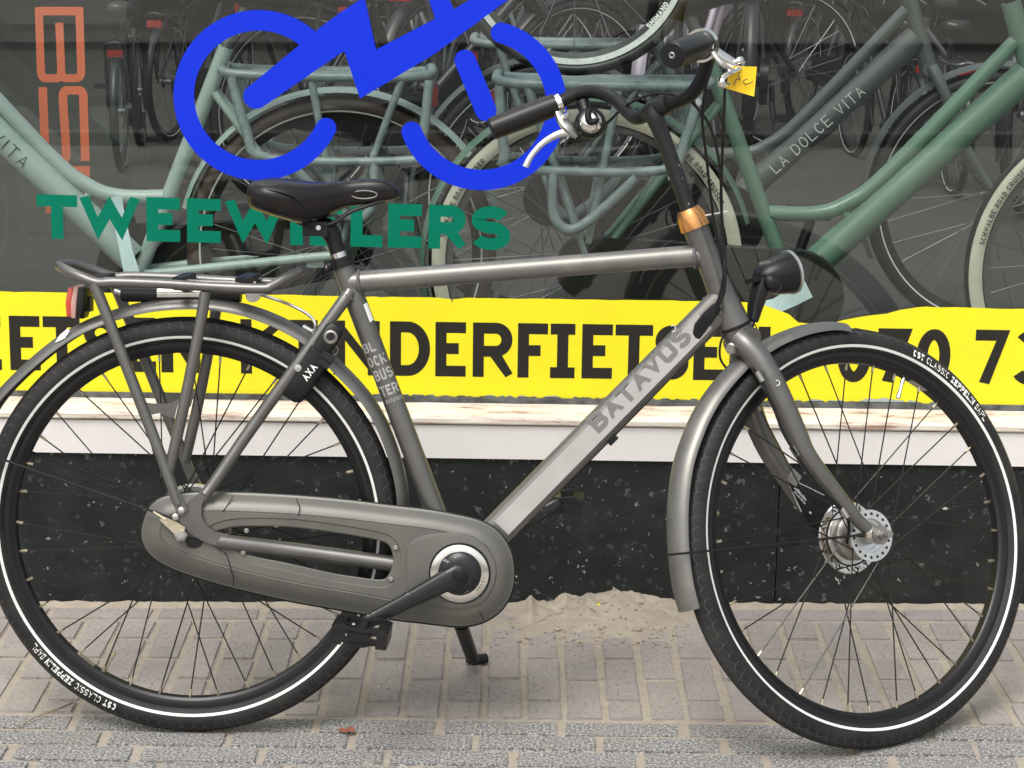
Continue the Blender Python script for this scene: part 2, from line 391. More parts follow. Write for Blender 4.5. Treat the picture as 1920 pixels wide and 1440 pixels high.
# ------------------------------------------------------------------ stroke lettering
def ch(P, it=2):
    for _ in range(it):
        Q = [P[0]]
        for a, b in zip(P[:-1], P[1:]):
            Q += [(.75*a[0]+.25*b[0], .75*a[1]+.25*b[1]), (.25*a[0]+.75*b[0], .25*a[1]+.75*b[1])]
        P = Q+[P[-1]]
    return P
def el(cx, cy, rx, ry, a0, a1, n=18): return [(cx+rx*math.cos(R(a0+(a1-a0)*i/n)), cy+ry*math.sin(R(a0+(a1-a0)*i/n))) for i in range(n+1)]
SS = [(1, .80), (.9, 1.0), (.5, 1.0), (0, 1.02), (0, .56), (.5, .52), (1, .48), (1, 0), (.5, 0), (.1, 0), (0, .2)]
GL = {
 'A': [[(0, 0), (.5, 1), (1, 0)], [(.2, .33), (.8, .33)]],
 'B': [[(0, 0), (0, 1)], [(0, 1), (.6, 1)]+el(.6, .765, .36, .235, 90, -90)[1:]+[(0, .53)], [(0, 0), (.6, 0)]+el(.6, .265, .4, .265, -90, 90)[1:]],
 'C': [el(.5, .5, .5, .5, 42, 318, 28)],
 'D': [[(0, 0), (0, 1)], [(0, 1), (.42, 1)]+el(.42, .5, .58, .5, 90, -90, 24)[1:]+[(0, 0)]],
 'E': [[(1, 1), (0, 1), (0, 0), (1, 0)], [(0, .52), (.92, .52)]],
 'F': [[(1, 1), (0, 1), (0, 0)], [(0, .5), (.92, .5)]],
 'G': [ch([(1, .82), (.85, 1), (.5, 1), (0, 1), (0, .5), (0, 0), (.5, 0), (1, 0)])+[(1, .45), (.6, .45)]],
 'H': [[(0, 0), (0, 1)], [(1, 0), (1, 1)], [(0, .5), (1, .5)]],
 'I': [[(.5, 0), (.5, 1)]], '|': [[(.5, 0), (.5, 1)], [(0, 1), (1, 1)], [(0, 0), (1, 0)]],
 'K': [[(0, 0), (0, 1)], [(1, 1), (.02, .42)], [(.35, .58), (1, 0)]],
 'L': [[(0, 1), (0, 0), (1, 0)]],
 'M': [[(0, 0), (0, 1), (.5, .3), (1, 1), (1, 0)]],
 'N': [[(0, 0), (0, 1)], [(0, 1), (1, 0)], [(1, 0), (1, 1)]],
 'O': [el(.5, .5, .5, .5, 90, 450, 32)],
 'P': [[(0, 0), (0, 1)], [(0, 1), (.6, 1)]+el(.6, .725, .4, .275, 90, -90)[1:]+[(0, .45)]],
 'R': [[(0, 0), (0, 1)], [(0, 1), (.6, 1)]+el(.6, .735, .38, .265, 90, -90)[1:]+[(0, .47)], [(.48, .5), (1, 0)]],
 'S': [el(.5, .76, .48, .24, 22, 270, 24)+el(.5, .26, .5, .26, 90, -158, 24)[1:]],
 'T': [[(0, 1), (1, 1)], [(.5, 1), (.5, 0)]],
 'U': [ch([(0, 1), (0, .5), (0, 0), (.5, 0), (1, 0), (1, .5), (1, 1)])],
 'V': [[(0, 1), (.5, 0), (1, 1)]],
 'W': [[(0, 1), (.25, 0), (.5, 1), (.75, 0), (1, 1)]],
 'X': [[(0, 0), (1, 1)], [(0, 1), (1, 0)]],
 'Z': [[(0, 1), (1, 1), (0, 0), (1, 0)]],
 '0': [el(.5, .5, .5, .5, 90, 450, 32)],
 '7': [[(0, 1), (1, 1), (.32, 0)]],
 '3': [el(.47, .765, .47, .235, 150, -90, 20)+[(.3, .53)], el(.47, .265, .53, .265, 90, -152, 20)],
 '#': [[(0, 0), (0, 1), (1, 1), (1, 0), (0, 0)]],
 # squared lettering
 'a': [[(0, 0), (0, .75), (.25, 1), (1, 1), (1, 0)], [(0, .42), (1, .42)]],
 'b': [[(0, 0), (0, 1), (1, 1), (1, .55), (.1, .55)], [(0, 0), (1, 0), (1, .55)]],
 't': [[(0, 1), (1, 1)], [(.5, 1), (.5, 0)]], 'v': [[(0, 1), (0, .4), (.45, 0), (1, 0), (1, 1)]],
 'u': [[(0, 1), (0, 0), (1, 0), (1, 1)]], 's': [[(1, 1), (0, 1), (0, .55), (1, .55), (1, 0), (0, 0)]],
 'l': [[(0, 1), (0, 0), (1, 0)]], 'o': [[(0, 0), (0, 1), (1, 1), (1, 0), (0, 0)]], 'c': [[(1, 1), (0, 1), (0, 0), (1, 0)]],
 'k': [[(0, 0), (0, 1)], [(1, 1), (.1, .5), (1, 0)]], 'e': [[(1, 1), (0, 1), (0, 0), (1, 0)], [(0, .5), (1, .5)]],
 'r': [[(0, 0), (0, 1), (1, 1), (1, .5), (.1, .5)], [(.4, .5), (1, 0)]], 'i': [[(.5, 0), (.5, 1)]],
}
def ribbon(P, t, w):
    n = len(P); V = []
    P = [Vector((x, y)) for x, y in P]
    closed = (P[0]-P[-1]).length < 1e-6
    for i in range(n):
        a = P[i-1] if i > 0 else (P[-2] if closed else None); b = P[i+1] if i < n-1 else (P[1] if closed else None)
        d1 = (P[i]-a).normalized() if a is not None else None; d2 = (b-P[i]).normalized() if b is not None else None
        if d1 is None: d1 = d2
        if d2 is None: d2 = d1
        n1 = Vector((-d1.y, d1.x)); n2 = Vector((-d2.y, d2.x)); m = n1+n2
        if m.length < .05: m = n1
        m.normalize(); k = 1/max(m.dot(n1), .34)
        V.append((P[i]+m*t/2*k, P[i]-m*t/2*k))
    return V
def glyph(MBo, c, w, t, fn, layer0=0, mi=0):
    """w, t relative to letter height 1; fn(x, y, layer) -> world"""
    if c not in GL: return
    for li, pl in enumerate(GL[c]):
        P = [(t/2+x*(w-t), t/2+y*(1-t)) for x, y in pl]
        # run open ends out to the box where they sit on its edge
        def ext(p, q):
            d = Vector((p[0]-q[0], p[1]-q[1])); 
            if d.length < 1e-6: return p
            d.normalize(); e = t/2 if (abs(p[1]-t/2) < 1e-4 or abs(p[1]-1+t/2) < 1e-4 or abs(p[0]-t/2) < 1e-4 or abs(p[0]-w+t/2) < 1e-4) else 0
            return (p[0]+d.x*e, p[1]+d.y*e)
        if (abs(P[0][0]-P[-1][0])+abs(P[0][1]-P[-1][1])) > 1e-6:
            P[0] = ext(P[0], P[1]); P[-1] = ext(P[-1], P[-2])
        V = ribbon(P, t, w); vs = []
        for l, r_ in V:
            for q in (l, r_): vs.append(fn(min(max(q.x, 0), w), min(max(q.y, 0), 1), layer0+li))
        MBo.add(vs, [[2*i, 2*i+1, 2*i+3, 2*i+2] for i in range(len(V)-1)], mi)
CW = {'I': .24, 'i': .2, 'M': .85, 'W': 1.0, ' ': .35, '#': .6}
def text(MBo, s, t, fn, cw=.62, gap=.14, mi=0):
    x = 0
    for c in s:
        w_ = CW.get(c, cw)
        if c != ' ': glyph(MBo, c, w_, t, (lambda a, b, l, x=x: fn(a+x, b, l)), 0, mi)
        x += w_+gap
    return x
def textlen(s, cw=.62, gap=.14): return sum(CW.get(c, cw)+gap for c in s)-gap

# ================================================================== THE SETTING
def structure(o): o['kind'] = 'structure'; return o
# far ground: one sheet to the horizon
def far_ground_material():
    m = bpy.data.materials.new('street_paving'); m.use_nodes = True
    n = m.node_tree.nodes; L = m.node_tree.links; p = n['Principled BSDF']; p.inputs['Roughness'].default_value = .9
    tc = n.new('ShaderNodeTexCoord'); b = n.new('ShaderNodeTexBrick')
    b.inputs['Scale'].default_value = 1; b.inputs['Brick Width'].default_value = .2115; b.inputs['Row Height'].default_value = .069; b.inputs['Mortar Size'].default_value = .005
    b.inputs['Color1'].default_value = (.36, .325, .295, 1); b.inputs['Color2'].default_value = (.28, .255, .235, 1); b.inputs['Mortar'].default_value = (.40, .355, .30, 1)
    L.new(tc.outputs['Object'], b.inputs['Vector']); L.new(b.outputs[0], p.inputs['Base Color'])
    return m
m_ = MB(); g = 600
m_.add([Vector((x, y, gz(x)-.05)) for x, y in ((-g, -g), (g, -g), (g, 4.6), (-g, 4.6))], [[0, 1, 2, 3]])
structure(m_.build('street', far_ground_material()))
# unseen carriageway and kerbs behind the camera, added for the window to reflect
asphalt_m = mat('asphalt', (.055, .055, .055), .9, 0, (.085, .082, .078), 1.3, (.35, .7), .5, 120)
m_ = MB(); m_.add([Vector((x, y, gz(x)-.042)) for x, y in ((-80, -9), (80, -9), (80, -3.4), (-80, -3.4))], [[0, 1, 2, 3]]); structure(m_.build('road', asphalt_m))
for y in (-9.1, -3.3):
    m_ = MB(); m_.box(Vector((0, y, gz(0)-.04)), Vector((80, 0, TILT*80)), Vector((0, .075, 0)), Vector((0, 0, .055))); structure(m_.build('kerb', mat('kerb_concrete', (.22, .21, .20), .9, 0, (.17, .165, .155), 4)))
pav = MB()
NX, NY = 60, 24
X0, X1, Y0, Y1 = -2.2, 2.2, 2.9, 4.40
vs = []
for j in range(NY+1):
    for i in range(NX+1):
        x = X0+(X1-X0)*i/NX; y = Y0+(Y1-Y0)*j/NY
        vs.append(Vector((x, y, gz(x)-.0035+.0012*math.sin(x*41+y*13)*math.cos(y*37-x*9))))
pav.add(vs, [[j*(NX+1)+i, j*(NX+1)+i+1, (j+1)*(NX+1)+i+1, (j+1)*(NX+1)+i] for j in range(NY) for i in range(NX)])
pavement = structure(pav.build('pavement', sand_m))
def brick_mesh(lx, ly, m, seed):
    rnd = random.Random(seed)
    bm = bmesh.new(); bmesh.ops.create_cube(bm, size=1)
    for v in bm.verts:
        v.co = Vector((v.co.x*lx, v.co.y*ly, v.co.z*.05-.025))
        v.co.x += rnd.uniform(-.0015, .0015); v.co.y += rnd.uniform(-.0015, .0015)
    bmesh.ops.bevel(bm, geom=[e for e in bm.edges], offset=.0032, segments=2, affect='EDGES')
    me = bpy.data.meshes.new('brick'); bm.to_mesh(me); bm.free(); me.materials.append(m); me.shade_smooth(); me.set_sharp_from_angle(angle=R(50)); return me
BM = {}
def place_brick(cx, cy, lx, ly, rot, m):
    if lx < .02 or ly < .02: return
    key = (round(lx, 2), round(ly, 2), m.name, random.randint(0, 3))
    if key not in BM: BM[key] = brick_mesh(lx, ly, m, len(BM))
    o = bpy.data.objects.new('brick', BM[key]); COL.objects.link(o); o.parent = pavement
    o.location = (cx, cy, gz(cx)+random.uniform(-.0012, .0012)); o.rotation_euler = (random.uniform(-.006, .006), random.uniform(-.006, .006)-TILT, rot+random.uniform(-.006, .006))
# lower courses: blue-grey pavers, laid along the street
pa, pb = GR(20, 1340), GR(1900, 1364)
dv = (pb-pa); dv.z = 0; dv.normalize(); rotz = math.atan2(dv.y, dv.x); nv = Vector((dv.y, -dv.x, 0))
org = GR(960, 1350)
phase = [GR(822, 1365), GR(891, 1394), GR(725, 1423)]
PITCHX, ROWP = .2115, .069
for j in range(9):
    ph = (phase[j % 3]-org).dot(dv) if j < 3 else random.uniform(0, .21)
    for k in range(-8, 9):
        c = ph+(k+.5)*PITCHX
        if not -1.62 < c < 1.72: continue
        P = org+dv*c+nv*(ROWP*(j+.5))
        place_brick(P.x+random.uniform(-.002, .002), P.y, .2015+random.uniform(-.004, .002), .0615+random.uniform(-.001, .002), rotz, brickB_m)
# upper columns: beige pavers pointing at the wall
xj = GR(982, 1245).x; CPX = .0716
ytop = GR(960, 1164).y
for k in range(-23, 24):
    cx = xj+(k+.5)*CPX
    yb = (org + dv*((cx-org.x)/dv.x)).y + .006
    segs = [.108, .219, .219] if k % 2 else [.219, .219, .219]
    y = ytop+random.uniform(-.004, .004)
    for sgl in segs:
        lo = max(y-sgl, yb)
        if y-lo > .03:
            place_brick(cx+random.uniform(-.0015, .0015), (y+lo)/2, .0605+random.uniform(-.0015, .002), y-lo-.009, 0, brickA_m)
        y -= sgl
# course along the wall
x = -1.75
while x < 1.8:
    place_brick(x+.105, ytop+.042, .2, .064, 0, brickA_m); x += .2115+random.uniform(-.003, .003)

# sand swept against the wall
YP, YB, YG = GR(960, 1134).y, GR(960, 1134).y-.008, GR(960, 1134).y+.05
def noise2(x, y, s=0):
    return math.sin(x*37+s)*math.cos(y*51+s*2)+.6*math.sin(x*83-y*71+s)+.4*math.cos(x*171+y*133+s*3)+.25*math.sin(x*391-y*277)
sp = MB(); vs = []; nx, ny = 150, 44
xa, xb = AT(905, 1130, YP).x, AT(1335, 1130, YP).x; ya, yb = YP+.004, GR(1100, 1210).y
prof = [(905, 0), (960, 2), (985, 10), (996, 23), (1006, 10), (1040, 11), (1060, 25), (1072, 19), (1090, 16), (1100, 28), (1120, 23), (1135, 30), (1160, 36), (1185, 30), (1205, 22), (1240, 16), (1270, 9), (1335, 0)]
for j in range(ny+1):
    for i in range(nx+1):
        fx = i/nx; fy = j/ny; x = xa+(xb-xa)*fx; y = ya+(yb-ya)*fy
        px = 905+430*fx
        hh = np.interp(px, [a for a, b in prof], [b for a, b in prof])/1000*.95
        e = math.exp(-(fy*2.6)**1.5)
        z = hh*e + (.0028*noise2(x, y)+.0016*noise2(x*2.7, y*2.7, 4))*min(1, 4*fx*(1-fx)+.1)*max(0, 1-fy)**.7
        z += -.003*fy + (-.006 if (fx < .02 or fx > .98 or fy > .97) else .001)
        vs.append(Vector((x, y, gz(x)+z)))
sp.add(vs, [[j*(nx+1)+i, j*(nx+1)+i+1, (j+1)*(nx+1)+i+1, (j+1)*(nx+1)+i] for j in range(ny) for i in range(nx)])
rnd = random.Random(11)
for i in range(150):
    px = rnd.gauss(1120, 62); hh = float(np.interp(px, [a for a, b in prof], [b for a, b in prof]))/1000*.95; fy = rnd.random()**2*.75
    x = xa+(xb-xa)*(px-905)/430; y = ya+(yb-ya)*fy; s_ = rnd.uniform(.001, .003) if i > 14 else rnd.uniform(.004, .007)
    c = Vector((x, y, gz(x)+hh*math.exp(-(fy*2.6)**1.5)+s_*.15)); b0 = len(sp.v)
    sp.sphere(c, s_, 8, 0, Vector((s_*rnd.uniform(.8, 1.5), 0, 0)), Vector((0, s_, 0)), Vector((0, 0, s_*rnd.uniform(.6, .9))))
    for v in sp.v[b0:]: v += Vector((rnd.uniform(-1, 1), rnd.uniform(-1, 1), rnd.uniform(-1, 1)))*s_*.22
o = sp.build('sand_pile', pile_m); o['kind'] = 'stuff'; tag(o, 'pale sand swept against the foot of the granite plinth', 'sand')
# thin line of grit along the rest of the wall foot
sg = MB(); vs = []; n = 240
for i in range(n+1):
    x = -1.8+3.6*i/n; h = .004+.003*abs(noise2(x, 0, 2)); wd = .012+.006*abs(noise2(x, 1, 5))
    vs += [Vector((x, YP+.003, gz(x)+h)), Vector((x, YP-wd*.5, gz(x)+h*.6)), Vector((x, YP-wd, gz(x)-.004))]
sg.add(vs, [[3*i+k, 3*i+k+1, 3*i+k+4, 3*i+k+3] for i in range(n) for k in range(2)])
o = sg.build('grit', pile_m); o['kind'] = 'stuff'; tag(o, 'thin line of gritty sand along the wall foot', 'sand')
# crumbs
cr = MB(); rnd = random.Random(3)
for i in range(520):
    if i < 260: px, py = rnd.uniform(930, 1300), rnd.uniform(1140, 1215)
    else: px, py = rnd.uniform(0, 1920), rnd.uniform(1140, 1436)
    P = GR(px, py); s_ = rnd.uniform(.0006, .0022) if i > 260 else rnd.uniform(.001, .004)
    cr.sphere(P+Vector((0, 0, s_*.4)), s_, 6, 0, Vector((s_*rnd.uniform(.7, 1.4), 0, 0)), Vector((0, s_, 0)), Vector((0, 0, s_*.7)))
o = cr.build('crumbs', pile_m); o['kind'] = 'stuff'; tag(o, 'loose sand crumbs and pebbles scattered over the pavers', 'grit')

# ------------------------------------------------------------------ shop front
zb0 = AT(960, 861, YB).z; zb1 = AT(960, 797, YB).z; zs = AT(960, 757, YG-.006).z; zg = AT(960, 744, YG).z
SF = thing('shop_front', 'shop front with black granite plinth, white sill board and large lettered window', 'building', (0, YP, 0))
XA, XB = -3.4, 3.6
jx = AT(1459, 1000, YP).x
edges = [XA, jx-2.42, jx-.0012, jx+1.2, XB]
for a, b in zip(edges[:-1], edges[1:]):
    m_ = MB(); c = Vector(((a+b)/2, YP+.06, (zb0+.004-.12)/2)); m_.box(c, Vector(((b-a)/2-.0012, 0, 0)), Vector((0, .06, 0)), Vector((0, 0, (zb0+.004+.12)/2)))
    m_.build('granite_slab', granite_m, SF)
m_ = MB().box(Vector(((XA+XB)/2, YP+.075, .05)), Vector(((XB-XA)/2, 0, 0)), Vector((0, .06, 0)), Vector((0, 0, .22)))
m_.build('plinth_core', mat('core_dark', (.02, .02, .02), .9), SF)
def xprof(prof, name, m, x0=XA, x1=XB, nseg=1, jit=0):
    q = MB(); n = len(prof); vs = []
    for i in range(nseg+1):
        x = x0+(x1-x0)*i/nseg
        for k, (y, z) in enumerate(prof): vs.append(Vector((x, y+(random.uniform(-jit, jit)), z+random.uniform(-jit, jit))))
    fs = [[i*n+k, i*n+(k+1) % n, (i+1)*n+(k+1) % n, (i+1)*n+k] for i in range(nseg) for k in range(n)]
    fs += [list(range(n)), [nseg*n+k for k in range(n)]]
    q.add(vs, fs); return q.build(name, m, SF, ang=30)
xprof([(YB, zb0), (YB, zb1-.002), (YP+.05, zb1-.002), (YP+.05, zb0)], 'fascia_board', board_m)
xprof([(YB-.004, zb1+.001), (YB-.007, zb1+.004), (YB-.007, zb1+.012), (YB-.003, zb1+.017), (YB+.012, zb1+.021), (YG-.006, zs), (YG+.03, zs), (YG+.03, zb1+.001)], 'window_sill', peel_m, nseg=160, jit=.0005)
xprof([(YG-.006, zs+.001), (YG-.007, zg-.001), (YG+.02, zg-.001), (YG+.02, zs+.001)], 'gasket', gasket_m)
m_ = MB().box(Vector(((XA+XB)/2, YG+.004, (zg+2.65)/2)), Vector(((XB-XA)/2, 0, 0)), Vector((0, .004, 0)), Vector((0, 0, (2.65-zg)/2)))
pane = m_.build('window_pane', glass_m, SF); pane['label'] = 'large clear shop window pane with faint street reflections'
for x in (XA-.3, XB+.3):
    MB().box(Vector((x, YP+.12, 1.3)), Vector((.298, 0, 0)), Vector((0, .12, 0)), Vector((0, 0, 1.35))).build('pier', facade_m, SF)
MB().box(Vector(((XA+XB)/2, YP+.12, 3.016)), Vector(((XB-XA)/2+.6, 0, 0)), Vector((0, .12, 0)), Vector((0, 0, .36))).build('upper_wall', facade_m, SF)

# ---- vinyl on the window
YV = YG-.0006
SLOPE = .0145
def vin(px, py, k=0): return AT(px, py, YV-.00025*k)
def ragged(x0, x1, fn, step, amp, seed):
    r = random.Random(seed); out = []; x = x0
    while x < x1:
        out.append((x, fn(x)+r.uniform(-amp, amp))); x += step*r.uniform(.5, 1.5)
    out.append((x1, fn(x1))); return out
topk = [(-900, 531), (0, 546.5), (470, 552), (600, 554), (690, 556.5), (1280, 564), (1400, 566), (1430, 571), (1462, 581), (1480, 589), (1490, 599), (1502, 608), (1540, 608), (1575, 604), (1590, 597), (1640, 591), (1650, 592), (1660, 589), (1700, 578), (1720, 575), (1860, 577), (1893, 583), (1900, 578), (2900, 594)]
topf = lambda x: float(np.interp(x, [a for a, b in topk], [b for a, b in topk]))
botk = [(-900, 726), (0, 738), (500, 741), (520, 738), (700, 740), (1280, 748), (1600, 752), (1640, 747), (1700, 752), (1780, 757), (1840, 763), (2900, 778)]
botf = lambda x: float(np.interp(x, [a for a, b in botk], [b for a, b in botk]))
tp = ragged(-900, 2900, topf, 26, .8, 1); bt = ragged(-900, 2900, botf, 7, 3.2, 2)
tp += [(846, 561), (848, 569), (850, 561.5)]; tp.sort()
xs = sorted(set([a for a, b in tp]+[a for a, b in bt]))
band = MB(); vs = []
for x in xs:
    a = float(np.interp(x, [p[0] for p in tp], [p[1] for p in tp])); b = float(np.interp(x, [p[0] for p in bt], [p[1] for p in bt]))
    vs += [vin(x, a, 1), vin(x, b, 1)]
band.add(vs, [[2*i, 2*i+1, 2*i+3, 2*i+2] for i in range(len(xs)-1)])
banner = band.build('yellow_banner', yellow_m, SF); banner['label'] = 'torn yellow vinyl band with black capital letters'
rs = MB(); vs = []
rb = ragged(-900, 2900, lambda x: botf(x)+6, 14, 1.5, 8)
for x, y in rb: vs += [vin(x, botf(x)-3, 0), vin(x, min(y, 744+SLOPE*(x-960)-.5), 0)]
rs.add(vs, [[2*i, 2*i+1, 2*i+3, 2*i+2] for i in range(len(rb)-1)])
rs.build('film_residue', film_m, SF)
def px_letter(c, x0, x1, yt, ybm, t, mm, parent, name='letter', slope=SLOPE, k0=2, tz=None):
    """letter filling a pixel box; yt/ybm are top and baseline at x = 960"""
    q = MB(); A = vin(x0, ybm+slope*(x0-960), 0); Bq = vin(x1, ybm+slope*(x1-960), 0); T_ = vin(x0, yt+slope*(x0-960), 0)
    h = (T_-A).length; wv = (Bq-A); W = wv.length/h; ux = wv.normalized(); uy = (Vector((0, 0, 1))-ux*ux.z).normalized()
    glyph(q, c, W, t, lambda a, b, l: A+ux*(a*h)+uy*(b*h)+Vector((0, -.00025*(k0+l*.5), 0)))
    return q.build(name, mm, parent)
for c, a, b in [('F', -115, -62), ('|', -52, 4), ('E', 20, 77), ('T', 83, 152), ('S', 158, 224), ('E', 237, 293), ('N', 303, 376), ('K', 452, 531), ('|', 545, 596), ('N', 625, 712),
                ('D', 731, 806), ('E', 816, 873), ('R', 886, 961), ('F', 970, 1026), ('|', 1031, 1077), ('E', 1090, 1147), ('T', 1152, 1222), ('S', 1226, 1290), ('E', 1299, 1356), ('N', 1366, 1441),
                ('0', 1568, 1631), ('7', 1642, 1706), ('0', 1715, 1779), ('7', 1824, 1888), ('3', 1897, 1962)]:
    px_letter(c, a, b, 605.5, 707.5, .2 if c != 'N' else .215, blackvinyl_m, banner)
for c, a, b in [('T', 70, 146), ('W', 150, 263), ('E', 275, 338), ('E', 351, 414), ('W', 422, 534), ('I', 544, 568), ('E', 581, 641), ('L', 657, 717), ('E', 727, 790), ('R', 803, 873), ('S', 882, 956)]:
    px_letter(c, a, b, 387.5, 470, .27 if c not in 'I' else .3, greenv_m, SF, 'green_letter', .0262)
# blue pictogram
def arc_px(cx, cy, r, a0, a1, n=48): return [(cx+r*math.cos(R(a0+(a1-a0)*i/n)), cy-r*math.sin(R(a0+(a1-a0)*i/n))) for i in range(n+1)]
def px_ribbon(P, t, mm, parent, name, k, roundends=(True, True)):
    q = MB()
    V = ribbon(P, t, 0); vs = []
    for l, r_ in V: vs += [vin(l.x, l.y, k), vin(r_.x, r_.y, k)]
    q.add(vs, [[2*i, 2*i+1, 2*i+3, 2*i+2] for i in range(len(V)-1)])
    for e, (p, pp) in zip(roundends, ((P[0], P[1]), (P[-1], P[-2]))):
        if not e: continue
        d = math.atan2(p[1]-pp[1], p[0]-pp[0])
        pts = [(p[0]+t/2*math.cos(d-math.pi/2+math.pi*i/12), p[1]+t/2*math.sin(d-math.pi/2+math.pi*i/12)) for i in range(13)]
        q.add([vin(a, b, k) for a, b in pts], [list(range(13))])
    return q.build(name, mm, parent)
def px_poly(P, mm, parent, name, k):
    q = MB(); q.add([vin(a, b, k) for a, b in P], [list(range(len(P)))])
    me_o = q.build(name, mm, parent)
    bm = bmesh.new(); bm.from_mesh(me_o.data); bmesh.ops.triangulate(bm, faces=bm.faces); bm.to_mesh(me_o.data); bm.free(); return me_o
logo = px_ribbon(arc_px(485, 178.5, 140.5, 47, 334, 70), 38.5, blue_m, SF, 'blue_pictogram', 1, (False, True)); logo['label'] = 'blue vinyl drawing of a bicycle with a lightning bolt frame'
px_ribbon(arc_px(903, 197, 140.5, 75, -159, 70), 38.5, blue_m, logo, 'ring', 1)
px_ribbon([(882, 117), (908, 208)][:0] or [(872, 113), (911, 207)], 40, blue_m, logo, 'bar', 1)
endc = [(480+24*math.cos(R(a)), 180+24*math.sin(R(a))) for a in range(60, 215, 15)]
bolt = endc+[(557, 88), (581, 66), (640, 22), (676, -1), (725, -34), (700, 20)][:4]+[(740, -60), (670, -60)][:0]+[(684, -3), (705, 93), (816, 35), (802, -6), (795, -30), (828, -30), (851, 17), (885, -3), (930, -28), (975, -18), (952, 0), (815, 101), (675, 185), (646, 97), (640, 99)]
px_poly(bolt, blue_m, logo, 'bolt', 2)

# ------------------------------------------------------------------ shop interior
ZF = .25
q = MB(); q.add([Vector((x, y, ZF)) for x, y in ((-6, YG+.05), (7, YG+.05), (7, 19), (-6, 19))], [[0, 1, 2, 3]])
q.add([Vector((x, YG+.05, z)) for x, z in ((-6, ZF), (7, ZF), (7, -.05), (-6, -.05))], [[0, 1, 2, 3]])
structure(q.build('floor', floor_m))
q = MB(); q.box(Vector((.5, 19.1, 1.6)), Vector((6.6, 0, 0)), Vector((0, .1, 0)), Vector((0, 0, 1.65))); structure(q.build('wall', room_m))
for x in (-6.1, 7.1):
    q = MB(); q.box(Vector((x, 11.8, 1.6)), Vector((.1, 0, 0)), Vector((0, 7.2, 0)), Vector((0, 0, 1.65))); structure(q.build('wall', room_m))
# unseen ceiling, rear only; roof left open over the display to brighten it
for x0, x1, y0, y1 in [(-6, 7, 12.5, 19)]:
    q = MB(); q.box(Vector(((x0+x1)/2, (y0+y1)/2, 3.35)), Vector(((x1-x0)/2, 0, 0)), Vector((0, (y1-y0)/2, 0)), Vector((0, 0, .08))); structure(q.build('ceiling', room_m))

# ================================================================== THE BICYCLE
root_loc = GR(990, 1390); BK = thing('bicycle', 'grey city bicycle with rear rack and closed chaincase parked on its stand before the window', 'bicycle', root_loc)
V3 = Vector
def seg(a, b, n=8): return [a.lerp(b, i/n) for i in range(n+1)]
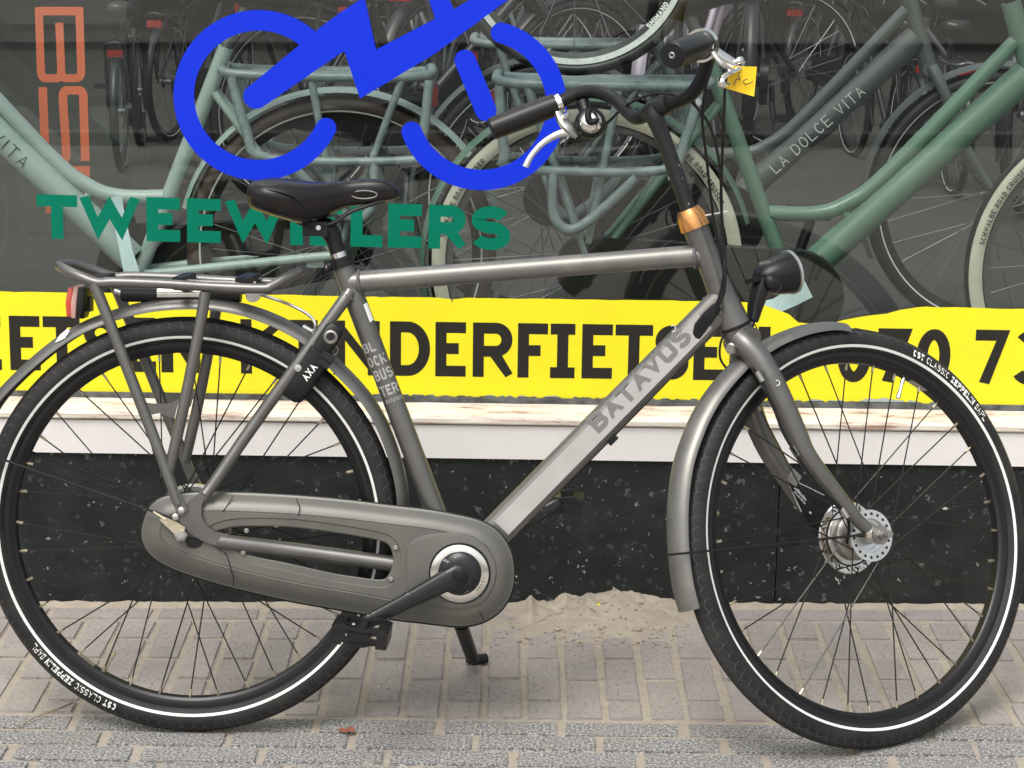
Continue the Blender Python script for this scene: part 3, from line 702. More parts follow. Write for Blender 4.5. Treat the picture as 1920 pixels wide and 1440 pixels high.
# --- wheels
SPK = {}
def wheel(c, lat, ex, ey, parent, label, text_px, tofn, valve_a, phase):
    rim = MB().lathe(c, lat, [(.2975, -.008), (.2975, .008), (.302, .0125), (.311, .0135), (.318, .0135), (.318, .0105), (.311, .0105), (.311, -.0105), (.318, -.0105), (.318, -.0135), (.311, -.0135), (.302, -.0125)], 120, closed=True)
    for rr_ in (.3035, .3075): rim.lathe(c, lat, [(rr_-.0004, -.0136), (rr_, -.0142), (rr_+.0004, -.0136)], 96)
    w_ = rim.build('wheel', rim_m, parent); w_['label'] = label
    Rc, a_ = .3345, .0235
    t = MB(); n, m = 160, 28; vs = []; uv = []
    for i in range(n+1):
        th = -math.pi/2+2*math.pi*i/n; d = math.cos(th)*ex+math.sin(th)*ey
        for k in range(m+1):
            ph = R(-150+300*k/m); vs.append(c+d*(Rc+a_*math.cos(ph))+lat*(a_*math.sin(ph))); uv.append((i/n, (-150+300*k/m)/150))
    t.add(vs, [[i*(m+1)+k, (i+1)*(m+1)+k, (i+1)*(m+1)+k+1, i*(m+1)+k+1] for i in range(n) for k in range(m)]); t.uv = uv
    ty = t.build('tyre', tyre_m, w_)
    for sgn in (-1, 1):
        MB().lathe(c, lat, [(Rc+(a_+.0006)*math.cos(R(f)), sgn*(a_+.0006)*math.sin(R(f))) for f in (107, 111, 115, 119)], 140).build('reflective_strip', white_m, w_)
    # moulded sidewall lettering
    (x0, y0), (x1, y1) = text_px
    A = lambda P: math.atan2((P-c).dot(ey), (P-c).dot(ex))
    ta, tb = A(tofn(x0, y0)), A(tofn(x1, y1))
    if tb > ta: tb -= 2*math.pi
    S_ = 'CST CLASSIC ZEPPELIN #APL'; tl = textlen(S_, .8, .2); k_ = (tb-ta)/tl
    q = MB()
    def fn(x, y, l):
        th = ta+k_*x; ph = R(97-30*y); rr_ = a_+.0006+.00012*l
        return c+(math.cos(th)*ex+math.sin(th)*ey)*(Rc+rr_*math.cos(ph))-lat*(rr_*math.sin(ph))
    x = 0
    for i, chh in enumerate(S_):
        ww = CW.get(chh, .8)
        if chh != ' ': glyph(q, chh, ww, .26 if i < 3 or 12 <= i < 20 else .15, lambda a, b, l, x=x: fn(x+a, b, l))
        x += ww+.2
    q.build('sidewall_lettering', print_m, w_)
    # hub
    h = MB().lathe(c, lat, [(.006, -.052), (.012, -.05), (.0145, -.030), (.016, -.016), (.026, -.017), (.0295, -.0328), (.044, -.033), (.044, -.029), (.024, -.026), (.024, .022), (.044, .026), (.044, .030), (.02, .033), (.012, .045), (.006, .05)], 40)
    hub = h.build('hub', hub_m, w_)
    # spokes: two flanges, crossed
    for fl in (-1, 1):
        for k in range(18):
            tr = 1 if k % 2 else -1
            rim_a = phase+2*math.pi*(k+(.25 if fl > 0 else -.25))/18; fa = rim_a+tr*R(62)
            p0 = c+(math.cos(fa)*ex+math.sin(fa)*ey)*.0405+lat*(.031*fl); p1 = c+(math.cos(rim_a)*ex+math.sin(rim_a)*ey)*.3015+lat*(.003*fl)
            L_ = (p1-p0).length; key = round(L_, 4)
            if key not in SPK:
                q = MB().tube([V3((0, 0, 0)), V3((0, 0, L_))], .00125, 6, 0); q.tube([V3((0, 0, L_-.016)), V3((0, 0, L_-.0005))], .0024, 6, 1)
                SPK[key] = q.mesh('spoke', [spoke_m, brass_m], V3())
            o = bpy.data.objects.new('spoke', SPK[key]); COL.objects.link(o); o.parent = w_
            o.location = p0-OFF[w_.name]; o.rotation_euler = (p1-p0).to_track_quat('Z', 'Y').to_euler()
    # holes in flange
    q = MB()
    for fl in (-1,):
        for k in range(18):
            a = phase+2*math.pi*k/18; P = c+(math.cos(a)*ex+math.sin(a)*ey)*.037-lat*.0333
            q.lathe(P, lat, [(0, -.0002), (.0026, -.0002)], 10)
    q.build('flange_holes', black_m, w_)
    d = math.cos(valve_a)*ex+math.sin(valve_a)*ey
    MB().tube([c+d*.30, c+d*.287], .0042, 10).tube([c+d*.287, c+d*.262], .0032, 8).tube([c+d*.268, c+d*.258], .0042, 8).build('valve', chrome_m if tofn is S else tan_m, w_)
    # rim sticker next to the valve
    va = valve_a+(R(-6) if tofn is S else R(-7)); x_ = MB(); vs = []
    for i in range(9):
        th = va+R(7)*(i/8-.5); dd = math.cos(th)*ex+math.sin(th)*ey
        vs += [c+dd*.2970-lat*.0092, c+dd*.2968+lat*.0075]
    x_.add(vs, [[2*i, 2*i+1, 2*i+3, 2*i+2] for i in range(8)]); x_.build('rim_sticker', alloy_m, w_)
    return w_, hub
angB = lambda px, py: math.atan2((B(px, py)-RC).dot(UP), (B(px, py)-RC).dot(HD))
angS = lambda px, py: math.atan2((S(px, py)-FC).dot(AX), (S(px, py)-FC).dot(E1R))
rw, rhub = wheel(RC, LAT, HD, UP, BK, 'rear wheel with black rim and white reflective line', ((218, 1330), (62, 1208)), B, angB(192, 1262), R(5))
fwh, fhub = wheel(FC, LR, E1R, AX, BK, 'front wheel turned towards the wall', ((1698, 660), (1838, 783)), S, angS(1692, 716), R(3))

# --- frame
m_ = MB()
m_.tube(seg(B(640, 492), B(858, 1070)), [.0178]*9, 20)
m_.build('seat_tube', frame_m, BK)
MB().tube(seg(B(655, 530), B(1322, 478), 14), [.0185, .0178, .0178, .0178, .0185], 20).build('top_tube', dust_m, BK)
dtA, dtB = B(1362, 560), B(905, 1022)
dt = MB().tube(seg(dtA, dtB, 14), [.0275, .0275, .027], 32, oval=(.82, LAT), sq=3.2).build('down_tube', dust_m, BK)
d_ = (HT-HB).normalized()
MB().tube([HT-d_*.012, HT-d_*.04, HT-d_*.09, HB+d_*.075, HB+d_*.045, HB+d_*.018, HB+d_*.003], [.0215, .0208, .0205, .0215, .0240, .0265, .0272], 28).build('head_tube', frame_m, BK)
q = MB().tube([HT+d_*.022, HT+d_*.010, HT-d_*.012], [.019, .0245, .0255], 28); q.build('headset_collar', gold_m, BK)
MB().tube([HB+d_*.003, HB-d_*.002], .0262, 28).build('headset_seal', black_m, BK)
# welds: small overlapping beads round the joints
def weld(c, ax, r, parent, rx=1.0, ref=None, n=30, rb=.0034):
    q = MB(); x, y = frame_of(ax)
    if ref is not None: x = (ref-ref.dot(ax)*ax).normalized(); y = ax.cross(x)
    for i in range(n):
        a = 2*math.pi*i/n; P = c+(math.cos(a)*x*rx+math.sin(a)*y)*r
        q.sphere(P, rb, 8)
    return q.build('weld', frame_m, parent)
weld(B(674, 529), (B(1322, 478)-B(655, 530)).normalized(), .0182, BK)
weld(B(1302, 480), (B(1322, 478)-B(655, 530)).normalized(), .0185, BK)
dtd = (dtB-dtA).normalized()
weld(B(1341, 581), dtd, .0262, BK, .84, LAT, 40)
for sg_ in (-1, 1):
    a = [B(655, 548, sg_*.012), B(640, 570, sg_*.02), B(560, 680, sg_*.036), B(470, 805, sg_*.05), B(405, 900, sg_*(.068 if sg_ < 0 else .06)), B(384, 928, sg_*(.076 if sg_ < 0 else .062))]
    MB().tube(spline(a, 4), [.0115, .0105, .0105, .010, .0095], 16).build('seat_stay', frame_m, BK)
    a = [B(412, 1014, sg_*(.074 if sg_ < 0 else .058)), B(430, 1017, sg_*(.072 if sg_ < 0 else .056)), B(560, 1033, sg_*.054), B(745, 1058, sg_*.047), B(800, 1066, sg_*.045)]
    MB().tube(spline(a, 4), [.0125, .0125, .0135, .0135], 18).build('chain_stay', frame_m, BK)
    z4 = lambda X, Y: (250+X/4.8, 880+Y/4.8)
    pts = [(480, 300), (590, 215), (650, 232), (612, 330), (612, 420), (650, 500), (730, 562), (840, 585), (858, 600), (855, 690), (760, 692), (620, 645), (500, 570), (395, 450), (430, 405)]
    MB().prism([B(*z4(X, Y), -.081 if sg_ < 0 else .064) for X, Y in pts], LAT*(.007 if sg_ < 0 else -.006)).build('dropout', frame_m, BK, ang=30)
weld(B(652, 556, -.014), (B(470, 805, -.05)-B(640, 570, -.02)).normalized(), .0112, BK, n=20, rb=.003)
# axle ends, torque arm
for sg_ in (-1, 1):
    q = MB().tube([B(339, 1003, sg_*.05), B(339, 1003, sg_*.086)], .011, 6); q.tube([B(339, 1003, sg_*.086), B(339, 1003, sg_*.102)], .0066, 16); q.build('axle_nut', steel_m, BK)
q = MB().prism([B(*z4(X, Y), -.084) for X, Y in [(235, 450), (285, 425), (395, 475), (470, 520), (455, 590), (395, 600)]], -LAT*.003); q.tube([B(*z4(180, 380), -.084), B(*z4(290, 450), -.085)], [.0016, .0034], 8)
q.build('torque_arm', tan_m, BK)
MB().prism([B(*z4(X, Y), -.0735) for X, Y in [(480, 690), (470, 640), (500, 600), (640, 640), (605, 690), (565, 708), (520, 705)]], -LAT*.001).build('case_opening', black_m, BK)  # thin black plate drawn in for the shaded recess by the axle
for P in (B(340, 957, -.088), B(329, 969, -.086)): MB().lathe(P, -LAT, [(.0055, -.002), (.0055, .002), (.003, .0034), (0, .0034)], 14).build('bolt', alloy_m, BK)
# rear roller brake behind the wheel side
MB().lathe(RC+LAT*.036, LAT, [(0, 0), (.062, 0), (.066, .004), (.066, .012), (.05, .02), (0, .024)], 40).build('roller_brake', alloy_m, BK)

# --- chaincase
outer = [(265, 1005), (267, 985), (276, 958), (292, 939), (318, 929), (350, 925), (396, 923), (470, 925), (560, 930), (650, 938), (731, 948), (800, 956), (842, 963), (898, 976), (934, 997), (956, 1030), (964, 1069), (959, 1110), (939, 1144), (906, 1166), (870, 1174), (842, 1173), (790, 1167), (731, 1160), (650, 1145), (542, 1126), (437, 1102), (380, 1086), (333, 1070), (298, 1053), (275, 1032)]
hole = [(402, 999), (430, 990), (458, 987), (510, 987), (562, 990), (650, 1002), (712, 1014), (730, 1024), (737, 1045), (735, 1064), (727, 1080), (714, 1087), (670, 1082), (620, 1074), (562, 1061), (520, 1052), (479, 1044), (440, 1030), (412, 1012)]
def resample(P, n):
    P = [np.array(p, float) for p in P]+[np.array(P[0], float)]
    # catmull-rom closed
    Q = []; m = len(P)-1
    for i in range(m):
        p0, p1, p2, p3 = P[(i-1) % m], P[i], P[(i+1) % m], P[(i+2) % m]
        for j in range(8):
            t = j/8; Q.append(.5*((2*p1)+(p2-p0)*t+(2*p0-5*p1+4*p2-p3)*t*t+(3*p1-p0-3*p2+p3)*t**3))
    Q.append(Q[0]); d = np.cumsum([0]+[np.linalg.norm(b-a) for a, b in zip(Q[:-1], Q[1:])])
    xs_ = np.linspace(0, d[-1], n, endpoint=False); Q = np.array(Q)
    return np.stack([np.interp(xs_, d, Q[:, 0]), np.interp(xs_, d, Q[:, 1])], 1)
NC = 128
po = resample(outer, NC); ph_ = resample(hole, NC)
def inset(P, k):
    t = np.roll(P, -1, 0)-np.roll(P, 1, 0); t /= np.linalg.norm(t, axis=1)[:, None]
    nrm = np.stack([-t[:, 1], t[:, 0]], 1)
    for _ in range(4): nrm = (np.roll(nrm, 1, 0)+nrm*2+np.roll(nrm, -1, 0))/4
    nrm /= np.linalg.norm(nrm, axis=1)[:, None]
    return P+nrm*k
loops = [(po, -.030), (po, -.050), (inset(po, 3), -.0515), (inset(po, 5), -.053), (inset(po, 14), -.063), (inset(po, 25), -.070), (inset(po, 34), -.0725), (inset(po, 35.5), -.0715), (inset(po, 37), -.073), (inset(ph_, -16), -.073), (inset(ph_, -14), -.0712), (inset(ph_, -2), -.0705), (ph_, -.069), (ph_, -.050)]
q = MB(); vs = []
for P, v in loops: vs += [B(a, b, v) for a, b in P]
q.add(vs, [[l*NC+i, l*NC+(i+1) % NC, (l+1)*NC+(i+1) % NC, (l+1)*NC+i] for l in range(len(loops)-1) for i in range(NC)])
cc = q.build('chaincase', case_m, BK, ang=28); cc['label'] = 'long grey plastic chaincase with an open slot'
MB().tube([B(a, b, -.030) for a, b in inset(po, -.5)], .0022, 8, closed=True).build('case_seal', black_m, cc)
# seam lines and screws
for pts in ([(437, 1100), (438, 1085), (427, 1045), (420, 1036)], [(418, 960), (437, 931)], [(560, 966), (562, 950), (555, 934)], [(908, 1164), (895, 1140)]):
    MB().tube([B(a, b, -.0735 if 935 < b < 1098 else -.066) for a, b in pts], .0008, 6).build('seam', black_m, cc)
for a, b in ((462, 995), (456, 1036), (742, 1027), (733, 1086)): MB().lathe(B(a, b, -.0735), -LAT, [(.0042, -.001), (.0042, .001), (.002, .0016), (0, .0006)], 12).build('screw', steel_m, cc)
# raised bulge towards the crank with dimples
q = MB(); pts = [(762, 1028), (775, 1012), (810, 1000), (870, 1000), (905, 1018), (928, 1050), (930, 1090), (908, 1128), (870, 1142), (825, 1140), (785, 1128), (765, 1110), (760, 1070)]
pr = resample(pts, 64); vs = []
for P, v in ((pr, -.0725), (inset(pr, 3), -.0755), (inset(pr, 6), -.0762)): vs += [B(a, b, v) for a, b in P]
q.add(vs, [[l*64+i, l*64+(i+1) % 64, (l+1)*64+(i+1) % 64, (l+1)*64+i] for l in range(2) for i in range(64)]+[[128+i for i in range(64)]])
q.build('crank_cover', case_m, cc, ang=30)
q = MB()
for i in range(5):
    for j in range(3): q.sphere(B(780+i*7+j*3, 1035+j*6, -.0764), .0011, 6)
    for j in range(2): q.sphere(B(775+i*6, 1092+j*7, -.0764), .0011, 6)
q.build('dimples', decal2_m, cc)['kind'] = 'stuff'
# chainring ring and crank
CR = (862, 1075)
MB().lathe(B(*CR, -.077), -LAT, [(.052, -.004), (.0515, .001), (.0500, .0005)], 56).build('ring_gap', black_m, BK)
MB().lathe(B(*CR, -.078), -LAT, [(.0495, 0), (.0485, .0045), (.045, .0062), (.036, .0068), (.034, .004)], 64).build('chainring_guard', chrome_m, BK)
# tiny engraved lettering on the ring
q = MB(); cR = B(*CR, -.0852)
def fnr(x, y, l):
    th = R(-8)-x*.13; rr_ = .0385+.0045*y; return cR+(math.cos(th)*HD+math.sin(th)*UP)*rr_
text(q, 'CRANK', .2, lambda x, y, l: fnr(x, y, l), .6, .5); q.build('engraving', steel_m, BK)
bbu = (B(*CR, -.09)-O); bu, bw = bbu.dot(HD), bbu.dot(UP)
pe = (B(686, 1167, -.105)-O); du, dw = pe.dot(HD)-bu, pe.dot(UP)-bw
for sg_, side in ((-1, 1), (1, -1)):
    a0 = BL(bu, sg_*.092, bw); a1 = BL(bu+side*du, sg_*.108, bw+side*dw)
    q = MB().lathe(a0-LAT*sg_*.008, LAT*sg_, [(.036, 0), (.036, .004), (.0335, .0075), (.02, .011), (0, .012)], 40)
    q.tube([a0.lerp(a1, t) for t in (-.06, 0, .12, .3, .6, .9, 1.0, 1.05)], [.012, .019, .0185, .0165, .0135, .0125, .0125, .008], 16, oval=(.6, LAT), sq=3)
    cr_ = q.build('crank', blackpaint_m, BK)
    MB().lathe(a0+LAT*sg_*.0105, LAT*sg_, [(.0115, 0), (.0115, .003), (.0085, .0045), (0, .0035)], 24).build('crank_cap', black_m, cr_)
    # pedal
    ax_ = LAT*sg_; pc = a1+ax_*.012
    MB().tube([a1, a1+ax_*.105], .0055, 10).build('pedal_axle', steel_m, BK)
    tl = (HD*.97+UP*-.10).normalized(); tn = LAT.cross(tl).normalized(); tn = tn if tn.z > 0 else -tn
    def loop(v, l, hgt):
        return [pc+ax_*v+tl*(l*math.cos(t_))+tn*(hgt*math.sin(t_)) for t_ in [2*math.pi*i/20 for i in range(20)]]
    ped = MB().tube([pc+ax_*.002, pc+ax_*.09], .0105, 14).build('pedal', black_m, BK)
    for v in (.006, .088):
        p_ = MB(); pts = spline([pc+ax_*v+tl*a+tn*b for a, b in ((-.043, .004), (-.025, .010), (0, .004), (.025, .010), (.043, .004))], 4)
        p_.tube(pts, .007, 8, oval=(.5, ax_), sq=4); p_.tube([x-tn*.017 for x in pts], .006, 8, oval=(.5, ax_), sq=4)
        p_.build('pedal_cage', black_m, ped)
    for s2 in (-1, 1):
        MB().box(pc+ax_*.047+tl*(s2*.037)-tn*.004, ax_*.044, tl*.009, tn*.013).build('tread_block', grip_m, ped)
        for k in range(6):
            MB().box(pc+ax_*(.013+k*.0135)+tl*(s2*.037)+tn*.0105, ax_*.003, tl*.0095, tn*.002).build('tread_rib', black_m, ped)
    MB().box(pc+ax_*.0965+tl*0, ax_*.0012, tl*.02, tn*.006).build('reflector', black_m, ped)
# bottom bracket shell
MB().tube([BL(bu, -.06, bw), BL(bu, .06, bw)], .024, 24).build('bottom_bracket', frame_m, BK)
# --- kickstand
kf = GR(890, 1246); kt = B(846, 1120, .03)
dk = (kf-kt)
q = MB().tube([kt, kt+dk*.35, kt+dk*.42], .0085, 10, oval=(.6, LAT)); q.tube([kt+dk*.40, kt+dk*.5, kt+dk*.93], [.0125, .012, .0115], 10, oval=(.7, LAT), sq=4)
q.tube([kf+V3((-.014, .0, .013)), kf+V3((.0, .002, .008)), kf+V3((.022, .012, .0085))], [.009, .0105, .0095], 12)
q.build('kickstand', black_m, BK)

# --- mudguards
def guard(pts, c, lat, hw, depth, parent, label):
    q = MB(); P = spline(pts, 5); n = len(P); m = 11; vs = []
    for lay in (0, 1):
        for p in P:
            rd = p-c; rd -= rd.dot(lat)*lat; rd.normalize()
            for k in range(m):
                x = -1+2*k/(m-1); vs.append(p+lat*(hw*math.sin(x*1.35)/math.sin(1.35))-rd*(depth*(1-math.cos(x*1.35))/(1-math.cos(1.35))+lay*.0014))
    off = n*m; fs = []
    for i in range(n-1):
        for k in range(m-1):
            a = i*m+k; fs += [[a, a+1, a+m+1, a+m], [off+a, off+a+m, off+a+m+1, off+a+1]]
        for k in (0, m-1): a = i*m+k; fs.append([a, a+m, off+a+m, off+a])
    for i in (0, n-1):
        for k in range(m-1): a = i*m+k; fs.append([a, a+1, off+a+1, off+a])
    q.add(vs, fs); o = q.build('mudguard', dust_m if lat is LR else frame_m, parent, ang=50); o['label'] = label; return o
guard([B(*p) for p in [(-95, 905), (-62, 826), (-35, 778), (0, 727), (67, 663), (133, 615), (200, 585), (267, 566), (333, 558), (400, 559), (467, 571), (533, 596), (590, 630), (640, 678), (690, 731), (723, 782), (750, 849), (764, 905), (768, 950)]], RC, LAT, .028, .017, BK, 'grey rear mudguard arching over the rear tyre')
fg = guard([S(*p) for p in [(1578, 606), (1545, 603), (1500, 610), (1455, 626), (1420, 645), (1379, 674), (1335, 722), (1305, 768), (1284, 815), (1266, 872), (1257, 940), (1256, 1000), (1259, 1050), (1266, 1100), (1278, 1148)]], FC, LR, .0275, .017, BK, 'grey front mudguard ending in a short flap')
for a, b in (((-48, 843), -.03), ((44, 842), .03)):
    P0 = B(*a, b); MB().tube([P0, B(322, 971, -.086) if b < 0 else B(335, 948, .06)], .0022, 8).build('mudguard_stay', black_m, BK)
MB().tube([S(1247, 1039, -.028), S(1256, 1040, -.030), S(1400, 1026, -.045), S(1605, 1004, -.056), S(1620, 1003, -.058)], [.0016, .002, .0021, .0022, .0045], 8).build('mudguard_stay', black_m, BK)
MB().tube([S(1262, 1043, .029), S(1500, 1020, .045)], .002, 8).build('mudguard_stay', black_m, BK)
q = MB(); 
q.prism([B(a, b, -.0262) for a, b in [(103, 642), (112, 628), (126, 616), (131, 620), (122, 634), (110, 640)]], -LAT*.0006); q.build('sticker', print_m, BK)

# --- fork
nb = [S(1385, 634, -.012), S(1400, 648, -.024), S(1422, 672, -.036), S(1443, 706, -.045), S(1468, 757, -.050), S(1495, 818, -.053), S(1510, 851, -.054), S(1546, 900, -.055), S(1585, 948, -.056), S(1608, 975, -.056), S(1626, 992, -.056)]
MB().tube(spline(nb, 4), [.0205, .0215, .021, .0205, .0195, .0185, .0175, .0155, .013, .0115, .011], 18).build('fork_blade', frame_m, BK)
fb = [S(1382, 640, .012), S(1392, 668, .03), S(1400, 720, .045), S(1414, 782, .050), S(1440, 842, .053), S(1467, 884, .055), S(1500, 935, .056), S(1540, 985, .056), S(1570, 1006, .056)]
MB().tube(spline(fb, 4), [.0205, .0205, .02, .0195, .0185, .017, .014, .0115, .011], 18).build('fork_blade', frame_m, BK)
q = MB().tube([HB-AX*.003, HB-AX*.012, HB-AX*.03, HB-AX*.045], [.0262, .0255, .023, .018], 28); q.tube([HB-AX*.028-LR*.03+E1R*.006, HB-AX*.02, HB-AX*.028+LR*.03+E1R*.006], .019, 16)
q.build('fork_crown', frame_m, BK)
MB().lathe(S(1372, 653, -.012), -E1R*.8-LR*.6, [(.010, -.02), (.010, .004), (.0075, .006), (.0075, .012), (0, .012)], 12).build('crown_bolt', steel_m, BK)
# fork end and axle
for sg_ in (-1, 1):
    q = MB().lathe(FC+LR*sg_*.0545, LR*sg_, [(0, 0), (.0165, 0), (.0165, .005), (0, .005)], 24); q.build('fork_end', steel_m, BK)
    q = MB().tube([FC+LR*sg_*.0595, FC+LR*sg_*.069], .0105, 6); q.tube([FC+LR*sg_*.069, FC+LR*sg_*.084], .0062, 14); q.lathe(FC+LR*sg_*.0595, LR*sg_, [(.0135, 0), (.0135, .0015), (.009, .002)], 20); q.build('axle_nut', steel_m, BK)
MB().lathe(S(1628, 1003, -.062), -LR, [(.0055, -.004), (.0055, .003), (0, .0035)], 12).build('bolt', tan_m, BK)
# roller brake with slotted cooling disc, on the wall side
q = MB().lathe(FC+LR*.031, LR, [(.03, -.003), (.061, -.003), (.0625, 0), (.061, .003), (.03, .003)], 56); rb_ = q.build('roller_brake', chrome_m, BK)
MB().lathe(FC+LR*.004, LR, [(.024, 0), (.036, .002), (.040, .006), (.040, .024), (.043, .026), (.043, .029)], 48).build('brake_drum', steel_m, rb_)
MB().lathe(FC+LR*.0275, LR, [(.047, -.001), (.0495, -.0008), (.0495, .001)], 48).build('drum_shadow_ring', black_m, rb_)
MB().lathe(FC-LR*.0, LR, [(.0245, -.02), (.0285, -.018), (.0285, -.004), (.0245, -.002)], 40).build('hub_band', tan_m, rb_)
for k in range(18):
    a = 2*math.pi*k/18; t_ = math.cos(a)*E1R+math.sin(a)*AX; u_ = -math.sin(a)*E1R+math.cos(a)*AX
    d1 = (t_*.7+u_*.7); d2 = (t_*.7-u_*.7)
    MB().box(FC+LR*.0277+t_*.0545, d1*.0042, d2*.0013, LR*.0004).build('slot', black_m, rb_)
MB().lathe(FC+LR*.036, LR, [(0, 0), (.05, 0), (.05, .014), (.03, .02), (0, .02)], 40).build('brake_housing', steel_m, rb_)
z7 = lambda X, Y: (1400+X/6, 860+Y/6)
arm = [(480, 295), (555, 258), (760, 355), (960, 465), (880, 600), (820, 760), (790, 880), (700, 760), (615, 595)]
armo = MB().prism([S(*z7(X, Y), .0362) for X, Y in arm], LR*.003).build('brake_arm', black_m, BK)
MB().tube([S(*z7(X, Y), .0356) for X, Y in ((560, 262), (750, 352), (870, 412))], .0012, 6).tube([S(*z7(X, Y), .0356) for X, Y in ((480, 300), (545, 450), (615, 598))], .0012, 6).build('arm_edge', chrome_m, armo)
MB().lathe(S(*z7(710, 612), .0356), -LR, [(.003, 0), (.0028, .0015), (0, .002)], 12).build('rivet', chrome_m, armo)
q = MB(); A0 = S(*z7(525, 330), .0360); A1 = S(*z7(660, 480), .0360); ux = (A1-A0).normalized(); uy = LR.cross(ux).normalized(); uy = uy if uy.dot(AX) > 0 else -uy
tl_ = textlen('SHIMANO', .75, .15); hs_ = (A1-A0).length/tl_
text(q, 'SHIMANO', .22, lambda x, y, l: A0+ux*(x*hs_)+uy*(y*hs_)-LR*(.0003+.0001*l), .75, .15)
A0b = S(*z7(528, 378), .0360); text(q, 'ROLLER BRAKE', .2, lambda x, y, l: A0b+ux*(x*hs_*.52)+uy*(y*hs_*.55)-LR*(.0003+.0001*l), .75, .15)
q.build('arm_lettering', print_m, armo)
MB().box(S(1481, 897, .046), E1R*.010+AX*.006, (AX*.010-E1R*.005), LR*.013).build('arm_clip', steel_m, BK)
# dynamo / light cable down the near blade
MB().tube(spline([S(1404, 668, -.03), S(1418, 695, -.045), S(1432, 722, -.058), S(1450, 762, -.062), S(1468, 810, -.064), S(1492, 850, -.066), S(1515, 885, -.066), S(1552, 930, -.064), S(1582, 960, -.060), S(1592, 985, -.045), S(1588, 1018, -.022)], 4), .0026, 8).build('lamp_cable', black_m, BK)
for px, py in ((1425, 706), (1490, 846), (1584, 962)):
    MB().tube([S(px-6, py-9, -.060), S(px+5, py+9, -.064)], .0052, 10).build('cable_clip', steel_m, BK)
# --- headlight
hc = S(1470, 513, 0.0); hx = (E1R*.96+AX*.03-LR*.25).normalized(); hx = (E1R - LR*.12 + V3((0, 0, -.18))).normalized()
q = MB().lathe(hc, hx, [(0.0000, -0.0594), (0.0108, -0.0576), (0.0198, -0.0504), (0.0270, -0.0378), (0.0324, -0.0198), (0.0355, 0.0000), (0.0365, 0.0090)], 36); hl = q.build('headlight', vinyl_m, BK)
hl['label'] = 'egg-shaped black headlamp with silver rim'
MB().lathe(hc, hx, [(0.0365, 0.0090), (0.0383, 0.0099), (0.0383, 0.0144), (0.0360, 0.0158)], 36).build('lamp_rim', alloy_m, hl)
MB().lathe(hc, hx, [(0.0360, 0.0149), (0.0270, 0.0180), (0.0108, 0.0203), (0.0000, 0.0205)], 36).build('lens', clear_m, hl)
MB().sphere(S(1449, 530, -.030), .016, 20, 0, hx*.016, AX*.017, LR*.012).build('lamp_knob', black_m, hl)
MB().tube([S(1433, 524, -.012), S(1425, 545, -.008), S(1416, 575, 0), S(1411, 602, .0)], [.014, .0135, .0115, .0085], 14, oval=(1.2, LR), sq=3).build('lamp_bracket', black_m, hl)
MB().tube([S(1411, 600, 0), S(1405, 622, 0), S(1388, 640, 0)], .0055, 8).build('bracket_bolt', black_m, hl)
MB().box(S(1418, 524, -.01), hx*.014, AX*.004, LR*.012).build('lamp_switch', black_m, hl)
MB().tube(spline([S(1413, 604, -.01), S(1420, 618, -.016), S(1421, 634, -.016), S(1411, 640, -.016)], 5), .0011, 6).build('lamp_wire', black_m, hl)
q = MB(); A0 = S(1424, 497, -.0375); text(q, 'NOVA', .22, lambda x, y, l: A0+hx*(x*.0062)+(AX*.8-LR*.4+E1R*.1)*(y*.0058)+LR*.010*0, .8, .15); q.build('lamp_lettering', decal_m, hl)

# --- stem and handlebar
st = [HT+AX*.02, S(1285, 375), S(1262, 310), S(1240, 250), S(1229, 222), S(1228, 204)]
MB().tube(spline(st, 4), [.0128, .013, .0132, .0138, .0155, .017], 20).build('stem', blackpaint_m, BK)
MB().tube([S(1215, 215, .028), S(1230, 203, 0), S(1255, 193, -.028)], [.0155, .0185, .0155], 20).build('stem_clamp', blackpaint_m, BK)
far = [S(1232, 202, 0), S(1198, 221, .045), S(1180, 212, .075), S(1158, 190, .105), S(1130, 175, .140), S(1098, 172, .175), S(1066, 183, .200), S(1045, 195, .212), S(985, 220, .238), S(925, 242, .262)]
near = [S(1232, 202, 0), S(1268, 191, -.045), S(1296, 176, -.085), S(1314, 152, -.118), S(1324, 122, -.150), S(1330, 98, -.178), S(1324, 84, -.200), S(1305, 88, -.222), S(1280, 96, -.245), S(1262, 103, -.264)]
bar = MB().tube(spline(far[:9], 5), .0118, 16); bar.tube(spline(near[:9], 5), .0118, 16); bar.build('handlebar', black_m, BK)
def gripm(a, b, r_):
    d = (b-a); n = 16; q = MB(); P = [a+d*(i/n) for i in range(n+1)]
    q.tube([a-d*.02]+P+[b+d*.015], [r_*.8]+[r_*(1+.06*math.sin(i/n*math.pi)) for i in range(n+1)]+[r_*.7], 20)
    return q
gf = gripm(S(1042, 196, .212), S(922, 242, .263), .0195).build('grip', grip_m, BK); gf['label'] = 'left leather-look handlebar grip'
gn = gripm(S(1312, 86, -.212), S(1262, 103, -.266), .0205).build('grip', grip_m, BK); gn['label'] = 'right handlebar grip with its round end towards the viewer'
ge = S(1262, 103, -.268); gd = (S(1262, 103, -.266)-S(1312, 86, -.212)).normalized()
MB().lathe(ge, gd, [(.0205, -.004), (.0205, .002), (.018, .0045), (.006, .005), (.0055, .003), (0, .003)], 28).build('end_cap', black_m, gn)
MB().lathe(ge, gd, [(.0055, .0052), (.004, .006), (.002, .0052)], 12).build('end_screw', steel_m, gn)
